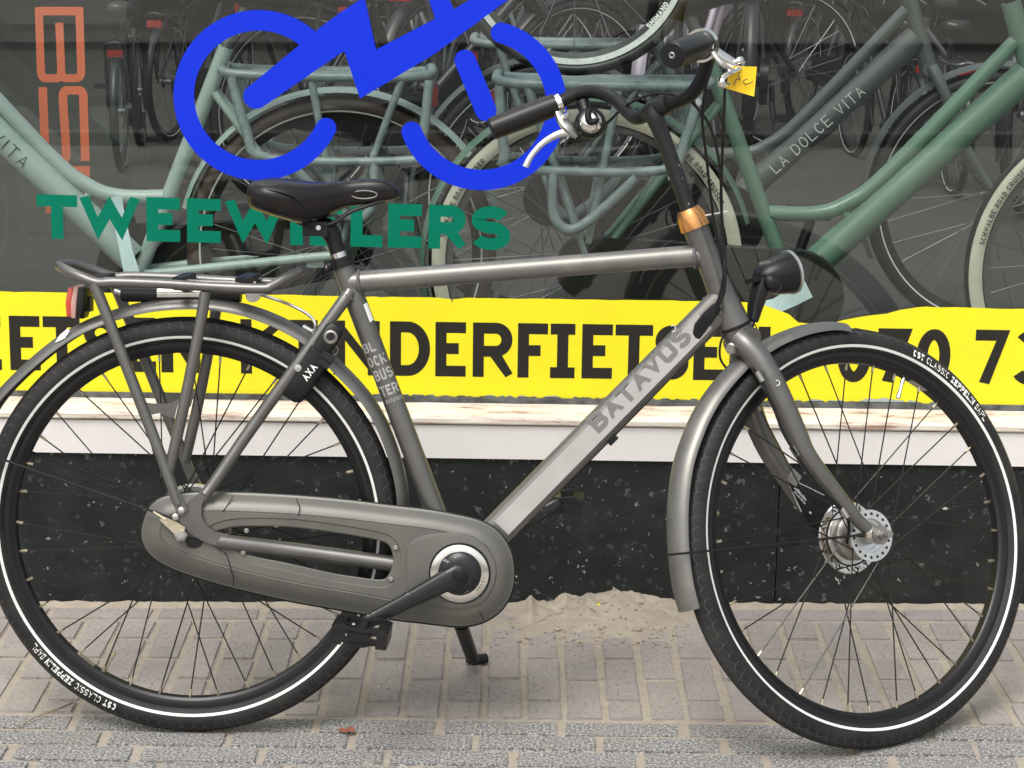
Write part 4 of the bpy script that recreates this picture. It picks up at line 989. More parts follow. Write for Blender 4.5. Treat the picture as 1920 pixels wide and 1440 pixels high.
# left brake: band clamp, body and blade
c0 = S(1047, 195, .210); cd = (S(1030, 201, .218)-S(1062, 187, .203)).normalized()
q = MB().lathe(c0, cd, [(.0150, -.006), (.0175, -.006), (.0175, .006), (.0150, .006)], 28, closed=True); q.build('lever_clamp', chrome_m, BK)
lv = MB().tube(spline([S(1047, 210, .19), S(1054, 226, .185), S(1066, 240, .18), S(1082, 255, .178)], 4), [.007, .009, .0105, .006], 12, oval=(.6, LR), sq=4)
lv.lathe(S(1062, 217, .172), -LR, [(.0045, -.01), (.0045, .004), (0, .005)], 12)
lv.tube(spline([S(1072, 246, .178), S(1046, 252, .19), S(1018, 268, .205), S(996, 292, .215), S(985, 313, .222)], 5), [.0085, .0068, .0055, .005, .0058], 12, oval=(.55, LR))
lv.build('brake_lever', alloy_m, BK)
# right brake: ring, body, curled blade end
c0 = S(1316, 85, -.205); cd = (S(1300, 90, -.228)-S(1328, 88, -.192)).normalized()
MB().lathe(c0, gd, [(.0225, -.0075), (.0265, -.0075), (.0265, .0055), (.0225, .0055)], 32, closed=True).build('lever_clamp', chrome_m, BK)
lv = MB().tube(spline([S(1330, 86, -.205), S(1345, 100, -.205), S(1362, 112, -.205), S(1384, 124, -.205), S(1394, 118, -.20)], 4), [.0065, .008, .0085, .0075, .006], 12, oval=(.7, LR), sq=4)
lv.tube(spline([S(1336, 98, -.225), S(1352, 118, -.23), S(1372, 132, -.232)], 4), [.004, .0045, .004], 8)
lv.tube(spline([S(1388, 126, -.21), S(1376, 133, -.225), S(1362, 140, -.235), S(1352, 150, -.24), S(1356, 160, -.24), S(1366, 158, -.235)], 4), [.0075, .0075, .007, .0065, .006, .0045], 12, oval=(.55, UP))
lv.lathe(S(1387, 114, -.212), -LR, [(.0065, -.002), (.0065, .004), (.004, .006), (0, .006)], 14)
lv.build('brake_lever', chrome_m, BK)
# bell
bc = S(1107, 231, .165); bd = V3((.05, -.96, .25)).normalized()
q = MB().lathe(bc, bd, [(.010, -.022), (.022, -.016), (.027, -.004), (.0262, .006), (.0215, .011), (.019, .012)], 32); q.tube([S(1092, 190, .182), S(1097, 205, .178), S(1103, 222, .17)], [.012, .0115, .014], 12); bell = q.build('bell', black_m, BK)
MB().lathe(bc, bd, [(.0192, .0115), (.0175, .015), (.010, .0185), (0, .0195)], 28).build('bell_dome', chrome_m, bell)
px_, py_ = frame_of(bd); py2 = V3((0, 0, 1)); px2 = bd.cross(py2)*-1
MB().tube(spline([bc+bd*.019+V3((-.004, 0, .021)), bc+bd*.021+V3((-.006, 0, .010)), bc+bd*.0225+V3((-.003, 0, 0)), bc+bd*.022+V3((.006, 0, 0)), bc+bd*.02+V3((.012, 0, .006))], 4), [.005, .006, .0065, .006, .003], 10).build('bell_striker', black_m, bell)
# cables
def cable(pts, r_=.0024, name='cable', m=black_m): return MB().tube(spline(pts, 6), r_, 8).build(name, m, BK)
cable([S(1085, 250, .17), S(1135, 232, .14), S(1165, 205, .09), S(1195, 186, .04), S(1235, 175, -.02), S(1275, 180, -.06), S(1300, 195, -.075), S(1330, 235, -.07), S(1346, 290, -.055), S(1352, 350, -.045), S(1354, 430, -.04), B(1358, 500, -.04), B(1352, 545, -.036), B(1342, 575, -.034)])
cable([S(1334, 118, -.19), S(1322, 170, -.16), S(1317, 230, -.12), S(1325, 300, -.09), S(1333, 370, -.06), S(1340, 430, -.045), B(1352, 480, -.034), B(1359, 540, -.03), B(1345, 575, -.034)])
cable([S(1360, 148, -.215), S(1357, 220, -.19), S(1354, 300, -.13), S(1352, 380, -.07), S(1357, 450, -.05), B(1360, 520, -.042), B(1350, 566, -.04), B(1338, 590, -.035)])
MB().tube([S(1322, 404, -.02), S(1345, 400, -.045), S(1364, 396, -.05)], .0012, 6).build('cable_tie', print_m, BK)
MB().lathe(S(1308, 192, -.075), -LR, [(.006, -.004), (.006, .003), (0, .004)], 12).build('bolt', alloy_m, BK)
cable([B(1344, 574, -.034), B(1322, 605, -.02), B(1306, 640, -.012), B(1290, 670, -.01), B(1160, 805, -.006), B(1040, 925, -.004), B(960, 1005, 0)], .0042, 'cable_guide')
q = MB().tube(spline([B(1346, 574, -.03), B(1330, 592, -.026), B(1314, 612, -.018), B(1304, 636, -.014)], 3), [.0075, .0105, .0115, .008], 10, oval=(1, LAT), sq=4); q.build('cable_joint', black_m, BK)
for p in ((1312, 656), (1146, 822)): MB().box(B(*p, -.008), (dtd*.009), LAT*.008, dtd.cross(LAT).normalized()*.008).build('cable_clip', black_m, BK)
cable([B(1366, 615, -.015), B(1352, 640, -.02), B(1350, 670, -.02), B(1362, 690, -.01), B(1380, 704, .005)], .002)

# --- saddle and post
prof = [(469, 352, 372, .020), (474, 341, 388, .060), (486, 335, 394, .078), (510, 332, 402, .088), (540, 334, 411, .088), (572, 338, 419, .078), (600, 340, 414, .060), (625, 339, 401, .043), (650, 337, 389, .031), (680, 334.5, 385, .026), (705, 334.5, 381, .024), (726, 338, 377, .021), (741, 348, 373, .015), (749, 361, 369, .006)]
q = MB(); n = 28; vs = []; us = np.linspace(0, len(prof)-1, 56)
A_ = np.array(prof, float)
cols = []
for j in range(4):
    pts = spline([V3((i, A_[i, j], 0)) for i in range(len(prof))], 4); cols.append(([p.x for p in pts], [p.y for p in pts]))
for u_ in us:
    px, yt, ybm, hw = [float(np.interp(u_, *c)) for c in cols]
    hw = max(hw, .002)
    ct, cb = B(px, yt), B(px, ybm); mid = (ct+cb)/2; hv = (ct-cb)/2
    for k in range(n):
        a = 2*math.pi*k/n; ca, sa = math.cos(a), math.sin(a)
        x = math.copysign(abs(ca)**.62, ca); z = math.copysign(abs(sa)**.75, sa)
        dip = .004*max(0, 1-abs(x)*1.6)*(1 if sa > 0 else 0)*min(1, hw/.05)
        flare = 1.0 if sa > 0 else .94
        vs.append(mid+LAT*(hw*x*flare)+hv*z-UP*dip)
q.add(vs, [[i*n+k, i*n+(k+1) % n, (i+1)*n+(k+1) % n, (i+1)*n+k] for i in range(55) for k in range(n)]+[list(range(n)), [55*n+k for k in range(n)]])
sad = q.build('saddle', vinyl_m, BK, ang=60); sad['label'] = 'broad glossy black saddle'
def sad_v(px, f):     # lateral surface of the near flank at fraction f down the side
    hw = float(np.interp(px, A_[:, 0], A_[:, 3])); s_ = 1-2*f; return -hw*abs(math.cos(math.asin(math.copysign(abs(s_)**(1/.75), s_))))**.62*(1.0 if s_ > 0 else .94)-.0004
q = MB(); q.tube([B(683+24*math.cos(t_), 365+7.5*math.sin(t_), -.0262) for t_ in [2*math.pi*i/40 for i in range(40)]], .0012, 6, closed=True); q.build('saddle_badge', decal2_m, sad)
q = MB(); ed = [(486, 360), (500, 357), (520, 358), (545, 366), (565, 382), (580, 402)]
q.tube(spline([B(a, b, sad_v(a, (b-np.interp(a, A_[:, 0], A_[:, 1]))/(np.interp(a, A_[:, 0], A_[:, 2])-np.interp(a, A_[:, 0], A_[:, 1])))) for a, b in ed], 4), .0022, 8); q.build('saddle_piping', vinyl_m, sad)
for sg_ in (-1, 1):
    MB().tube(spline([B(545, 408, sg_*.03), B(580, 425, sg_*.022), B(625, 418, sg_*.022), B(660, 396, sg_*.02), B(720, 376, sg_*.012)], 4), .0035, 8).build('saddle_rail', black_m, sad)
MB().box(B(594, 428, -.0), HD*.021, LAT*.024, UP*.012).build('saddle_clamp', black_m, BK)
MB().lathe(B(597, 427, -.025), -LAT, [(.0042, 0), (.0042, .0015), (0, .002)], 10).build('clamp_bolt', print_m, BK)
MB().tube(spline([B(598, 432), B(612, 426), B(622, 440), B(628, 456), B(638, 488)], 4), [.014, .0165, .0155, .0135, .0135], 18).build('seat_post', black_m, BK)
MB().tube([B(633, 474), B(637, 485)], .0142, 20).build('post_shim', chrome_m, BK)
MB().tube([B(637, 483), B(643, 501)], .0212, 24).build('seat_clamp', black_m, BK)
MB().tube([B(614, 501, -.018), B(622, 497, -.018)], .0085, 12).box(B(620, 498, -.006), HD*.010, LAT*.012, UP*.008).build('clamp_ear', black_m, BK)
MB().lathe(B(615, 499, -.018), -LAT, [(.0042, 0), (.0042, .002), (0, .0022)], 12).build('bolt', alloy_m, BK)

# --- rear rack
rt = []
loop_near = [(560, 510, -.034), (535, 522, -.056), (508, 537, -.068), (490, 541, -.07), (400, 538, -.07), (300, 532, -.07), (215, 529, -.07), (182, 530, -.068), (150, 518, -.062), (122, 505, -.045), (112, 499, -.02), (112, 497, .0)]
ln_ = [B(*p) for p in loop_near]
lf_ = []
for a, b, v in loop_near:
    P = B(a, b, v); uu = (P-O).dot(HD); ww = (P-O).dot(UP); lf_.append(BL(uu, -v, ww))
MB().tube(spline(ln_+lf_[:-1][::-1], 4), .0085, 14).build('rack_rail', frame_m, BK)
def both(pts, r_, name, m=frame_m):
    for sg_ in (-1, 1):
        P = []
        for a, b, v in pts:
            p = B(a, b, v); P.append(BL((p-O).dot(HD), -sg_*v if sg_ > 0 else v, (p-O).dot(UP)))
        MB().tube(spline(P, 4), r_, 14).build(name, m, BK)
both([(176, 532, -.068), (200, 590, -.07), (250, 720, -.074), (300, 850, -.078), (323, 915, -.082), (334, 945, -.084)], [.0095, .0095, .0095, .009, .008], 'rack_leg')
both([(385, 548, -.068), (375, 610, -.071), (345, 760, -.075), (322, 862, -.076), (316, 890, -.076)], [.0095, .0095, .0095, .0085], 'rack_leg')
for sg_ in (-1, 1):
    pts = [(262, 752), (282, 757), (318, 757), (336, 748), (326, 785), (300, 775), (282, 778)]
    P = []
    for a, b in pts:
        p = B(a, b, -.0765); P.append(BL((p-O).dot(HD), sg_*.0765, (p-O).dot(UP)))
    MB().prism(P, LAT*(-.004*sg_)).build('rack_gusset', frame_m, BK)
    pts = [(318, 925), (333, 918), (352, 955), (344, 966), (333, 966)]
    P = []
    for a, b in pts:
        p = B(a, b, -.087); P.append(BL((p-O).dot(HD), sg_*.087, (p-O).dot(UP)))
    MB().prism(P, LAT*(-.006*sg_)).build('rack_tab', frame_m, BK)
for px, ww in ((190, 22), (345, 20), (465, 26)):
    P = B(px, 527, 0); q = MB().box(P+UP*.006, HD*(ww/2200), LAT*.062, UP*.004); q.build('rack_cross_clip', black_m, BK)
for v in (-.024, .024): MB().tube([B(185, 524, v), B(480, 532, v)], .0048, 10).build('rack_bar', frame_m, BK)
MB().tube(spline([B(478, 550, .0), B(500, 556, .01), B(540, 570, .015), B(575, 588, .015), B(590, 605, .012), B(588, 622, .0)], 5), .0026, 8).build('rack_strut', chrome_m, BK)
q = MB().lathe(B(474, 553, -.012), -LAT, [(0, -.01), (.0125, -.01), (.0125, .002), (.007, .004), (0, .003)], 20); q.build('strut_eye', alloy_m, BK)
MB().tube([B(568, 612, .0), B(586, 622, .0)], .0045, 10).build('strut_bolt', alloy_m, BK)
# tail light
tlp = B(146, 566, 0)
q = MB().tube([B(160, 538, 0), B(158, 566, 0), B(153, 594, 0)], [.0075, .0095, .0075], 16, oval=(3.6, LAT), sq=4); q.box(B(166, 570, 0), HD*.006, LAT*.012, UP*.012); tl_o = q.build('tail_light', black_m, BK)
MB().tube([B(139, 539, 0), B(136, 566, 0), B(136, 591, 0)], [.006, .0072, .006], 16, oval=(4.4, LAT), sq=4).build('lens', mat('tail_lens', (.50, .06, .035), .2, coat=.4), tl_o)
MB().tube([B(149, 536, 0), B(146, 566, 0), B(144, 594, 0)], [.0055, .007, .0055], 16, oval=(4.7, LAT), sq=4).build('clear_cover', mat('tinted_cover', (.50, .30, .25), .2, coat=.3), tl_o)

# --- ring lock
q = MB()
for sg_ in (-1, 1):
    P = [BL((p-O).dot(HD), sg_*.036, (p-O).dot(UP)) for p in (B(546, 742, -.036), B(556, 727, -.036), B(582, 690, -.036), B(603, 660, -.036))]
    q.tube([P[0]-(P[1]-P[0])*.35]+P, [.012, .020, .0225, .0225, .021], 16, oval=(.55, LAT), sq=3)
P0 = B(603, 658, -.036); P1 = B(632, 618, -.030)
lk = q.build('ring_lock', black_m, BK); lk['label'] = 'black ring lock around the rear wheel'
MB().tube([B(598, 662, -.030), B(612, 640, -.030), B(628, 618, -.030), B(633, 611, -.030)], [.019, .0185, .0175, .012], 16, oval=(.7, LAT), sq=3).build('lock_cylinder', black_m, lk)
MB().lathe(B(620, 632, -.043), -LAT, [(.0115, -.002), (.0115, .001), (.0085, .002), (.006, -.001), (0, -.001)], 20).build('keyhole', steel_m, lk)
MB().tube(spline([B(600, 655, -.036), B(622, 632, 0), B(600, 655, .036)], 6), .012, 12).build('lock_bridge', black_m, lk)
dl = (P1-P0).normalized(); tl2 = dl.cross(LAT).normalized()
MB().box(B(616, 667, -.036), tl2*.011, dl*.006, LAT*.014).box(B(609, 680, -.036), tl2*.010, dl*.005, LAT*.013).build('lock_lug', black_m, lk)
q = MB(); A1 = B(592, 682, -.0492); A0 = B(570, 711, -.0492); ux = (A1-A0).normalized(); uy = LAT.cross(ux); uy = uy if uy.dot(HD) < 0 else -uy
text(q, 'AXA', .2, lambda x, y, l: A0+ux*(x*.0125)+uy*((y-.5)*.0135)-LAT*(.0003+.0001*l), .72, .12); q.build('lock_lettering', print_m, lk)
MB().lathe(B(559, 690, -.046), -LAT, [(.006, -.004), (.006, .002), (0, .003)], 12).build('bolt', alloy_m, lk)
MB().tube(spline([B(628, 648, -.036), B(634, 655, -.036), B(630, 664, -.036), B(622, 668, -.036)], 5), .0007, 6).build('wire_ring', steel_m, lk)

# --- decals
def on_tube(P0, ax_, r_, tdir, s_, d_, lift): return P0+ax_*s_+tdir*d_-LAT*(math.sqrt(max(r_*r_-d_*d_, 1e-7))+lift)
stA, stB = B(640, 492), B(858, 1070); sa = (stB-stA).normalized(); td = LAT.cross(sa).normalized(); td = td if td.dot(HD) > 0 else -td
q = MB()
for word, px, py, wpx, hpx in (('BL', 694, 650, 23, 19), ('OCK', 708, 674, 35, 20), ('BUS', 720, 699, 34, 21), ('TER', 731, 728, 33, 20), ('BATAVUS', 740, 747, 31, 7)):
    c = B(px, py); s0 = (c-stA).dot(sa); d0 = (c-stA).dot(td); sc1 = hpx/1100; L_ = textlen(word, .72, .14); kx = wpx/1100/L_
    text(q, word, .21, lambda x, y, l: on_tube(stA, sa, .0178, td, s0+(.5-y)*sc1, max(-.0172, min(.0172, d0+(x-L_/2)*kx)), .0006+.0001*l), .72, .14)
q.build('frame_lettering', decal_m, BK)
q = MB(); vs = []
for i in range(7):
    for s_ in (570, 603):
        P = B(683+(s_-570)*.37+12*(i/6), s_-8*(i/6)); vs.append(on_tube(stA, sa, .0178, td, (P-stA).dot(sa), max(-.0174, min(.0174, (P-stA).dot(td))), .0006))
q.add(vs, [[2*i, 2*i+1, 2*i+3, 2*i+2] for i in range(6)]); q.build('frame_sticker', print_m, BK)
q = MB(); A0 = B(1122, 812, -.0235); A1 = B(1300, 634, -.0235); ux = (A1-A0).normalized(); uy = LAT.cross(ux); uy = uy if uy.dot(UP) > 0 else -uy
L_ = textlen('BATAVUS', .92, .10); kx = (A1-A0).length/L_
pn = MB(); C0 = B(940, 990, -.0229); C1 = B(1322, 602, -.0229); dx_ = (C1-C0).normalized(); vs = []
for i in range(25):
    for d_ in (-.0165, .0165): vs.append(C0.lerp(C1, i/24)+uy*(d_+.0)-LAT*.0002)
pn.add(vs, [[2*i, 2*i+1, 2*i+3, 2*i+2] for i in range(24)]); pn.build('silver_decal', panel_m, BK)
text(q, 'BATAVUS', .25, lambda x, y, l: A0+ux*(x*kx)+uy*((y-.03)*.0325)-LAT*(.0004+.00015*l), .92, .10); q.build('frame_lettering', decal2_m, BK)
q = MB().tube([B(1262+4.5*math.cos(t_), 616+6*math.sin(t_), -.0236) for t_ in [R(-140+26*i) for i in range(11)]], .0007, 6)
q.tube([S(1458+4*math.cos(t_), 718+5*math.sin(t_), -.0705) for t_ in [R(-140+26*i) for i in range(11)]], .0007, 6); q.build('round_mark', print_m, BK)

# --- things carried by the bicycle
PU = thing('hand_pump', 'slim black hand pump with silver middle clipped under the rear rack', 'pump', B(340, 560, 0.02))
MB().tube([B(228, 552, .0), B(240, 552, .0), B(452, 552, .0)], [.0115, .0128, .0128], 18).build('barrel', black_m, PU)
MB().tube([B(297, 550, .0), B(380, 550, .0)], .0134, 20).build('sleeve', chrome_m, PU)
MB().tube([B(214, 546, .0), B(228, 550, .0)], .005, 10).build('nozzle', alloy_m, PU)
TG = thing('price_tag', 'small bright yellow paper tag hanging from the right brake lever', 'tag', S(1390, 182, -.22))
tq = MB(); vs = []; n = 8
for i in range(n+1):
    for j in range(n+1):
        a, b = i/n, j/n; px = 1367+a*52+b*(-5); py = 124+a*1+b*(42+a*14)
        vs.append(S(px, py, -.222+.006*math.sin(a*3.0)*b))
tq.add(vs, [[i*(n+1)+j, (i+1)*(n+1)+j, (i+1)*(n+1)+j+1, i*(n+1)+j+1] for i in range(n) for j in range(n)]); tgo = tq.build('paper', yellowtag_m, TG)
q = MB()
for st_ in ([(1376, 160), (1381, 148), (1388, 150), (1384, 141)], [(1401, 148), (1394, 152), (1397, 158), (1406, 156), (1412, 152)], [(1385, 136), (1387, 138)]):
    q.tube(spline([S(a, b, -.2245) for a, b in st_], 4), .0008, 6)
q.build('handwriting', ink_m, TG)
MB().tube([S(1384, 126, -.215), S(1372, 130, -.222)], .0008, 6).build('string', ink_m, TG)

# ================================================================== STOCK BEHIND THE GLASS
def stock_bike(label, loc, ang, frame_mat, tyre='black', kind='wave', wrapped=False, rackhoop=False, steer=0, tspan=(.60, .88), lean=0, parts=True, group=None, down_text=None, foils=False, size=1.0, cflip=1):
    T = thing('stock_bicycle', label, 'bicycle', loc, 'bicycles on display behind the window'); T.scale = (size,)*3
    T.rotation_euler = (lean, 0, ang); Z = V3()
    def P(u, v, w_): return V3((u, v, w_))
    def put(q, name, m, par=None, ang_=40):
        o = q.build(name, m, par or T, off=Z, ang=ang_); return o
    LT = V3((0, 1, 0)); ra, fa, bb = P(0, 0, .345), P(1.19, 0, .345), P(.46, 0, .285)
    tm = {'black': bgblack_m, 'cream': cream_m, 'brown': browntyre_m}[tyre]
    for c in (ra, fa):
        q = MB().lathe(c, LT, [(.297, -.009), (.297, .009), (.312, .012), (.312, -.012)], 72, closed=True); wl = put(q, 'wheel', bgblack_m if tyre != 'cream' else bggrey_m)
        put(MB().lathe(c, LT, [(.329+.0225*math.cos(R(f)), .0225*math.sin(R(f))) for f in range(0, 360, 30)], 96, closed=True), 'tyre', tm if tyre != 'cream' else bgblack_m, wl)
        for sg_ in (-1, 1):
            if tyre == 'cream': put(MB().lathe(c, LT, [(.329+.0232*math.cos(R(f)), sg_*.0232*math.sin(R(f))) for f in (50, 70, 90, 110, 130)], 96), 'sidewall', cream_m, wl)
            else: put(MB().lathe(c, LT, [(.329+.0232*math.cos(R(f)), sg_*.0232*math.sin(R(f))) for f in (112, 122)], 96), 'reflective_strip', white_m, wl)
        q = MB().tube([c-LT*.05, c+LT*.05], .018, 14); q.tube([c-LT*.032, c-LT*.028], .035, 20); q.tube([c+LT*.028, c+LT*.032], .035, 20); put(q, 'hub', bggrey_m, wl)
        q = MB()
        for fl in (-1, 1):
            for k in range(16):
                a = 2*math.pi*(k+.5*(fl > 0))/16; f_ = a+(1 if k % 2 else -1)*R(55)
                q.tube([c+V3((math.cos(f_)*.034, fl*.03, math.sin(f_)*.034)), c+V3((math.cos(a)*.3, fl*.003, math.sin(a)*.3))], .0013, 4, cap=False)
        put(q, 'spokes', bggrey_m, wl)
        if tyre == 'cream':
            q = MB(); tq_ = 'SCHWALBE ROAD CRUISER'; L_ = textlen(tq_, .7, .2)
            for a0 in (R(170), R(60), R(290)):
                text(q, tq_, .2, lambda x, y, l: c+V3((math.cos(a0-x*.034)*(.319+.012*y), -.0236-.0003*l, math.sin(a0-x*.034)*(.319+.012*y))), .7, .2)
            put(q, 'sidewall_lettering', ink_m, wl)
        # mudguard
        if tyre == 'cream' and c is fa: continue
        a0, a1 = (15, 200) if c is ra else (40, 205)
        vs = []; n = 40
        for i in range(n+1):
            a = R(a0+(a1-a0)*i/n)
            for k in range(7):
                x = -1+k/3; vs.append(c+V3((math.cos(a)*(.372-.012*x*x), x*.027, math.sin(a)*(.372-.012*x*x))))
        q = MB(); q.add(vs, [[i*7+k, i*7+k+1, (i+1)*7+k+1, (i+1)*7+k] for i in range(n) for k in range(6)]); put(q, 'mudguard', frame_mat if kind == 'wave' else bgblack_m)
    # frame
    fr = MB()
    seat_top = P(.255, 0, .80); hb, ht = P(.985, 0, .70), P(.905, 0, .93)
    fr.tube([bb, seat_top], .0175, 14)
    if kind == 'wave':
        fr.tube(spline([P(.40, 0, .462), P(.50, 0, .462), P(.57, 0, .485), P(.66, 0, .558), P(.92, 0, .845)], 6), .017, 14)
        fr.tube([P(.475, 0, .32), P(.95, 0, .775)], .034, 18)
        fr.tube([P(.585, 0, .425), P(.565, 0, .475)], .011, 10)
    else:
        fr.tube([P(.28, 0, .74), P(.92, 0, .86)], .016, 12); fr.tube([bb, P(.965, 0, .75)], .02, 14)
    fr.tube([hb, ht], .022, 14)
    for sg_ in (-1, 1):
        fr.tube([P(.28, sg_*.02, .70), P(.02, sg_*.06, .36), P(0, sg_*.062, .345)], .009, 10)
        fr.tube([P(.44, sg_*.035, .29), P(.05, sg_*.06, .34), P(0, sg_*.062, .345)], .011, 10)
        fr.tube(spline([P(.99, sg_*.03, .70), P(1.02, sg_*.055, .64), P(1.10, sg_*.057, .47), P(1.19, sg_*.057, .345)], 4), [.016, .015, .013, .010], 10)
    fr.tube([P(.985, -.035, .695), P(.985, .035, .695)], .02, 12); fr.tube([P(.46, -.04, .285), P(.46, .04, .285)], .022, 14)
    put(fr, 'frame', frame_mat)
    # chaincase
    q = MB(); n = 30; out = [P(.46+.105*math.cos(a), 0, .285+.105*math.sin(a)) for a in [R(-100+200*i/14) for i in range(15)]]+[P(.07*math.cos(a), 0, .345+.07*math.sin(a)) for a in [R(85+190*i/14) for i in range(15)]]
    q.prism([o_+V3((0, -.075, 0)) for o_ in out], V3((0, .035, 0))); put(q, 'chaincase', bgblack_m)
    if not parts: return T
    for sg_ in (-1, 1):
        pu, pw_ = .46+cflip*sg_*.05, .285+cflip*sg_*.155; q = MB().tube([P(.46, sg_*.09, .285), P(pu, sg_*.105, pw_)], .012, 10); put(q, 'crank', bgblack_m)
        put(MB().box(P(pu, sg_*.16, pw_), V3((.045, 0, 0)), V3((0, .045, 0)), V3((0, 0, .012))), 'pedal', bgblack_m)
    # saddle
    q = MB(); vs = []; pr_ = [(.06, .90, .95, .03), (.08, .87, .97, .08), (.13, .87, .975, .10), (.19, .88, .97, .09), (.24, .90, .968, .055), (.29, .915, .968, .035), (.33, .92, .965, .025), (.35, .935, .95, .01)]
    for u_, a, b, hw in pr_:
        for k in range(16):
            t_ = 2*math.pi*k/16; vs.append(P(u_, hw*math.copysign(abs(math.cos(t_))**.6, math.cos(t_)), (a+b)/2+(b-a)/2*math.sin(t_)))
    q.add(vs, [[i*16+k, i*16+(k+1) % 16, (i+1)*16+(k+1) % 16, (i+1)*16+k] for i in range(7) for k in range(16)]+[list(range(16)), [112+k for k in range(16)]]); put(q, 'saddle', vinyl_m)
    put(MB().tube([seat_top, P(.205, 0, .90)], .0135, 12), 'seat_post', bggrey_m)
    # bars
    q = MB().tube([ht, P(.865, 0, 1.05)], .013, 10)
    q.tube(spline([P(.72, -.29, 1.06), P(.82, -.25, 1.075), P(.90, -.12, 1.07), P(.87, 0, 1.055), P(.90, .12, 1.07), P(.82, .25, 1.075), P(.72, .29, 1.06)], 5), .0115, 10); put(q, 'handlebar', bgblack_m)
    for sg_ in (-1, 1):
        put(MB().tube([P(.82, sg_*.25, 1.075), P(.70, sg_*.297, 1.058)], .018, 12), 'grip', grip_m)
        put(MB().tube([P(.86, sg_*.22, 1.06), P(.80, sg_*.28, 1.04), P(.74, sg_*.305, 1.02)], .005, 8), 'brake_lever', alloy_m)
    put(MB().lathe(P(1.03, 0, .86), V3((1, 0, -.1)), [(0, -.05), (.025, -.045), (.037, -.01), (.039, .012), (0, .016)], 20), 'headlight', bgblack_m)
    # rack
    rm = wrap_m if wrapped else bggrey_m if frame_mat is not bgblack_m else bgblack_m
    q = MB()
    q.tube(spline([P(.26, -.05, .755), P(.20, -.065, .745), P(-.16, -.065, .745), P(-.20, 0, .76), P(-.16, .065, .745), P(.20, .065, .745), P(.26, .05, .755)], 4), .009 if not wrapped else .0115, 10)
    for v in (-.02, .02): q.tube([P(-.16, v, .745), P(.2, v, .745)], .005, 8)
    for sg_ in (-1, 1):
        q.tube([P(-.14, sg_*.066, .74), P(0, sg_*.07, .36)], .009, 10); q.tube([P(.06, sg_*.066, .74), P(0, sg_*.07, .40)], .009, 10)
        if rackhoop:
            q.tube(spline([P(-.20, sg_*.075, .74), P(-.185, sg_*.09, .60), P(-.16, sg_*.092, .565), P(.15, sg_*.092, .565), P(.20, sg_*.085, .62), P(.235, sg_*.07, .74)], 4), [.0105, .0125, .010, .012, .011], 10)
            q.tube(spline([P(-.08, sg_*.092, .565), P(-.075, sg_*.10, .46), P(-.02, sg_*.10, .44), P(.10, sg_*.10, .55)], 4), [.010, .0125, .011], 10)
    put(q, 'rack', rm)
    q = MB().box(P(-.205, 0, .70), V3((.012, 0, 0)), V3((0, .045, 0)), V3((0, 0, .02))); put(q, 'rear_reflector', red_m)
    put(MB().tube(spline([P(.90, -.12, 1.07), P(1.0, -.1, 1.1), P(1.02, -.03, .98), P(.99, -.03, .80)], 5), .0025, 6).tube(spline([P(.88, .14, 1.07), P(.98, .1, 1.12), P(1.01, .03, 1.0), P(.99, .03, .80)], 5), .0025, 6), 'cables', bgblack_m)
    put(MB().tube([P(.40, -.09, .20), P(.36, -.13, .005)], .009, 8), 'kickstand', bggrey_m)
    if down_text:
        q = MB(); tz_ = lambda u: .32+(u-.475)*.958; A0, A1 = P(tspan[0], -.0345, tz_(tspan[0])), P(tspan[1], -.0345, tz_(tspan[1])); ux = (A1-A0).normalized(); uy = V3((0, 1, 0)).cross(ux); uy = uy if uy.z > 0 else -uy
        sd_ = 1
        L_ = textlen(down_text, .68, .25); k_ = (A1-A0).length/L_
        text(q, down_text, .09, lambda x, y, l: A0+ux*(x*k_)+uy*((y-.5)*.03)+V3((0, -.0004*(l+1), 0)), .68, .25)
        # the other side reads from head to seat
        B0, B1 = P(tspan[1], .0345, tz_(tspan[1])), P(tspan[0], .0345, tz_(tspan[0])); ux2 = (B1-B0).normalized()
        text(q, down_text, .09, lambda x, y, l: B0+ux2*(x*k_)+uy*((y-.5)*.03)+V3((0, .0004*(l+1), 0)), .68, .25)
        put(q, 'frame_lettering', ink_m if frame_mat is mint_m else print_m)
    if foils:
        for pts in ([(.50, -.10, .30), (.53, -.12, .40), (.55, -.11, .47)], [(.1, -.1, .30), (.06, -.11, .36), (-.02, -.10, .35)]):
            q = MB(); vs = []
            for a, b, c_ in pts: vs += [P(a-.022, b, c_), P(a+.022, b-.006, c_+.01)]
            q.add(vs, [[2*i, 2*i+1, 2*i+3, 2*i+2] for i in range(len(pts)-1)]); put(q, 'wrapping_foil', foil_m)
    return T
AZ = ZF+.345
def at_axle(px, py, ang):         # stand the bike so that its rear axle is seen at this pixel
    p = ATZ(px, py, AZ); return (p.x, p.y, ZF)
MINT = stock_bike('pale mint step-through bicycle facing left behind the window', at_axle(640, 470, 0), R(180), mint_m, 'brown', 'wave', True, True, down_text='LA DOLCE VITA', tspan=(.70, .95), cflip=-1)
GREEN = stock_bike('green step-through bicycle with cream tyres facing right behind the window', at_axle(1100, 492, 0), R(0), green_m, 'cream', 'wave', True, True)
stock_bike('dark grey step-through bicycle behind the green one, facing right', at_axle(1030, 366, 0), R(0), mat('slate_frame_paint', (.105, .12, .115), .35, .1), 'black', 'wave', True, False, down_text='LA DOLCE VITA', tspan=(.585, .81))
stock_bike('dark bicycle seen from behind on open floor at the far left', (ATZ(228, 318, ZF).x, ATZ(228, 318, ZF).y, ZF), R(94), bgblack_m, 'black', 'diamond', size=.66)
stock_bike('dark bicycle parked deep in the shop beside the blue drawing, seen from behind', (ATZ(318, 262, ZF).x, ATZ(318, 262, ZF).y, ZF), R(78), bgblack_m, 'black', 'diamond', size=.72)
